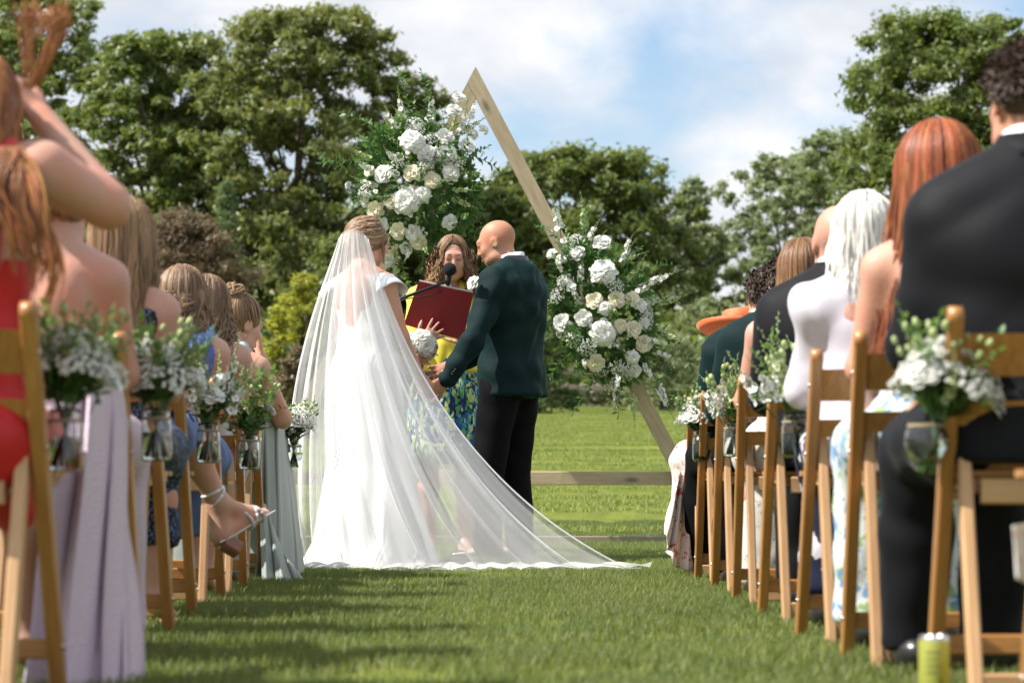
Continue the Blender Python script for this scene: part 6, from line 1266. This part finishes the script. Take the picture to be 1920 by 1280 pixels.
long_hair(o, J['head'], MH, hair_brown, .25, 1.02, 400, .010, 12, .05, .03, 128, .004, 36, 1.0, .2)
o, zt = guest('woman with half up twisted brown hair and blue white dress', 355, 524, 8.32, R(-3)); J = seated(zt + .02, False, wide=1.05, lean=(GL[0], 0)); MH = head_frame(R(3), R(-8)); S = SDF(); skin_body(S, J, MH, False, 1.0); link('body', S.mesh('body', .0145), skin_fair, o)
bodice(o, J, bluew, .90, straps=.75, strap_w=.03); lap_skirt(o, J, blue_p, .22, seed=12)
long_hair(o, J['head'], MH, hair_ash, .27, 1.06, 700, .018, 12, .14, .03, 132, .004, 33, 1.08, .2); cr = []; wr_ = np.random.default_rng(5)
for k in range(150): q = wr_.uniform(-1, 1); w0 = wr_.uniform(0, 1); cr.append([J['head'] + MH @ V3(q * .085 * (1 - .8 * t), -.045 - .078 * math.sin(1.5 * t) - .01 * w0, .062 - .06 * w0 - .055 * t + .01 * math.sin(k)) + V3(0, -.014 * math.sin(3.1 * t), -.02 * math.sin(3.1 * t)) for t in np.linspace(0, 1, 12)])
link('half_up_twist', strand_mesh('half_up_twist', np.array(cr), .0034, J['head']), hair_ash, o)
sage = mat('sage_chiffon', (.36, .41, .38), .6, sheen=.25, transl=.06); sage_s = mat('sage_satin', (.40, .47, .46), .35, spec=.5)
o, zt = guest('woman with loose wavy ash hair in sage dress beyond the half up hair', 397, 528, 9.12, R(-3)); J = seated(zt, False, wide=1.04, lean=(GL[0], 0)); MH = head_frame(R(-4), R(-6)); S = SDF(); skin_body(S, J, MH, False, 1.0); link('body', S.mesh('body', .0145), skin_pink, o); bodice(o, J, sage_s, .84, straps=.6, strap_w=.018); lap_skirt(o, J, sage, .05, seed=9)
long_hair(o, J['head'], MH, hair_ash, .32, 1.08, 560, .018, 11, .15, .03, 132, .004, 34, 1.1, .15)
o, zt = guest('woman with hair bun and sage satin dress touching her face', 446, 552, 9.92, R(-8)); J = seated(zt - .02, False, wide=1.04, lean=(GL[0], 0)); J['head'] = J['head'] + V3(.02, .04, 0); MH = head_frame(R(-38), R(-14)); J['el'][1] = J['sh'][1] + V3(.06, .17, -.20); J['wr'][1] = loc(o, at(488, 668, 10.12)); J['hand'][1] = dict(d=V3(-.12, .05, .9), n=V3(-.8, -.3, -.1), curl=.45, side=-1)
S = SDF(); Pf = skin_body(S, J, MH, False, .99); link('body', S.mesh('body', .0088), skin_fair, o); face_bits(o, Pf, MH, .99); bodice(o, J, sage_s, .84, straps=.52, strap_w=.026); lap_skirt(o, J, sage, .05, seed=10, flare=.04); updo(o, J['head'], MH, hair_bun, 1.0, (0, -.065, .108), .058, 15, 460, 1.0, 104)
mb = MB(); pts_ = [Pf(.076, -.012, -.045) + V3(0, .010 * math.cos(a), .010 * math.sin(a) - .010) for a in [2 * math.pi * i / 14 for i in range(13)]]; mb.tube(pts_, .0022, 5); mb.build('earring', mat('gold', (.75, .5, .2), .25, metal=1.0), o)
mb = MB(); rf = random.Random(3)
for k in range(16): blossom(mb, Pf(.058 + rf.gauss(0, .008), -.03 + .06 * k / 16, .085 - .035 * k / 16 + rf.gauss(0, .006)), (1, rf.gauss(0, .5), .5), .009, rf)
mb.build('hair_flowers', [petal_w], o)
drape(o, 'dress_train', [loc(o, at(490, 775, 9.95)), loc(o, at(520, 745, 10.1)), loc(o, at(535, 800, 10.6))], [loc(o, at(484, 1088, 9.98)), loc(o, at(520, 1092, 9.95)), loc(o, at(572, 1080, 10.5))], sage, 3, .035, 50, 34, 8)
drape(o, 'dress_hem', [loc(o, at(486, 930, 9.90)), loc(o, at(505, 960, 9.92)), loc(o, at(510, 1010, 9.95))], [loc(o, at(492, 1092, 9.80)), loc(o, at(530, 1092, 9.78)), loc(o, at(574, 1088, 9.82))], sage, 2.5, .02, 40, 24, 9)
# floral cloth over the nearest chair at the lower right corner
sc = empty('floral_scarf', (RX(4) + .06, 3.86, 0)); tag(sc, 'floral scarf hanging over the nearest chair at the right edge', 'scarf'); scm = print_mat('scarf_floral', (.64, .60, .55), [(.35, .40, .20), (.60, .25, .20)], 22, .7, .25)
drape(sc, 'cloth', [loc(sc, at(1898, 985, 3.9)), loc(sc, at(1960, 975, 4.0))], [loc(sc, at(1905, 1085, 3.88)), loc(sc, at(1965, 1110, 3.98))], scm, 2, .012, 30, 18, 2)
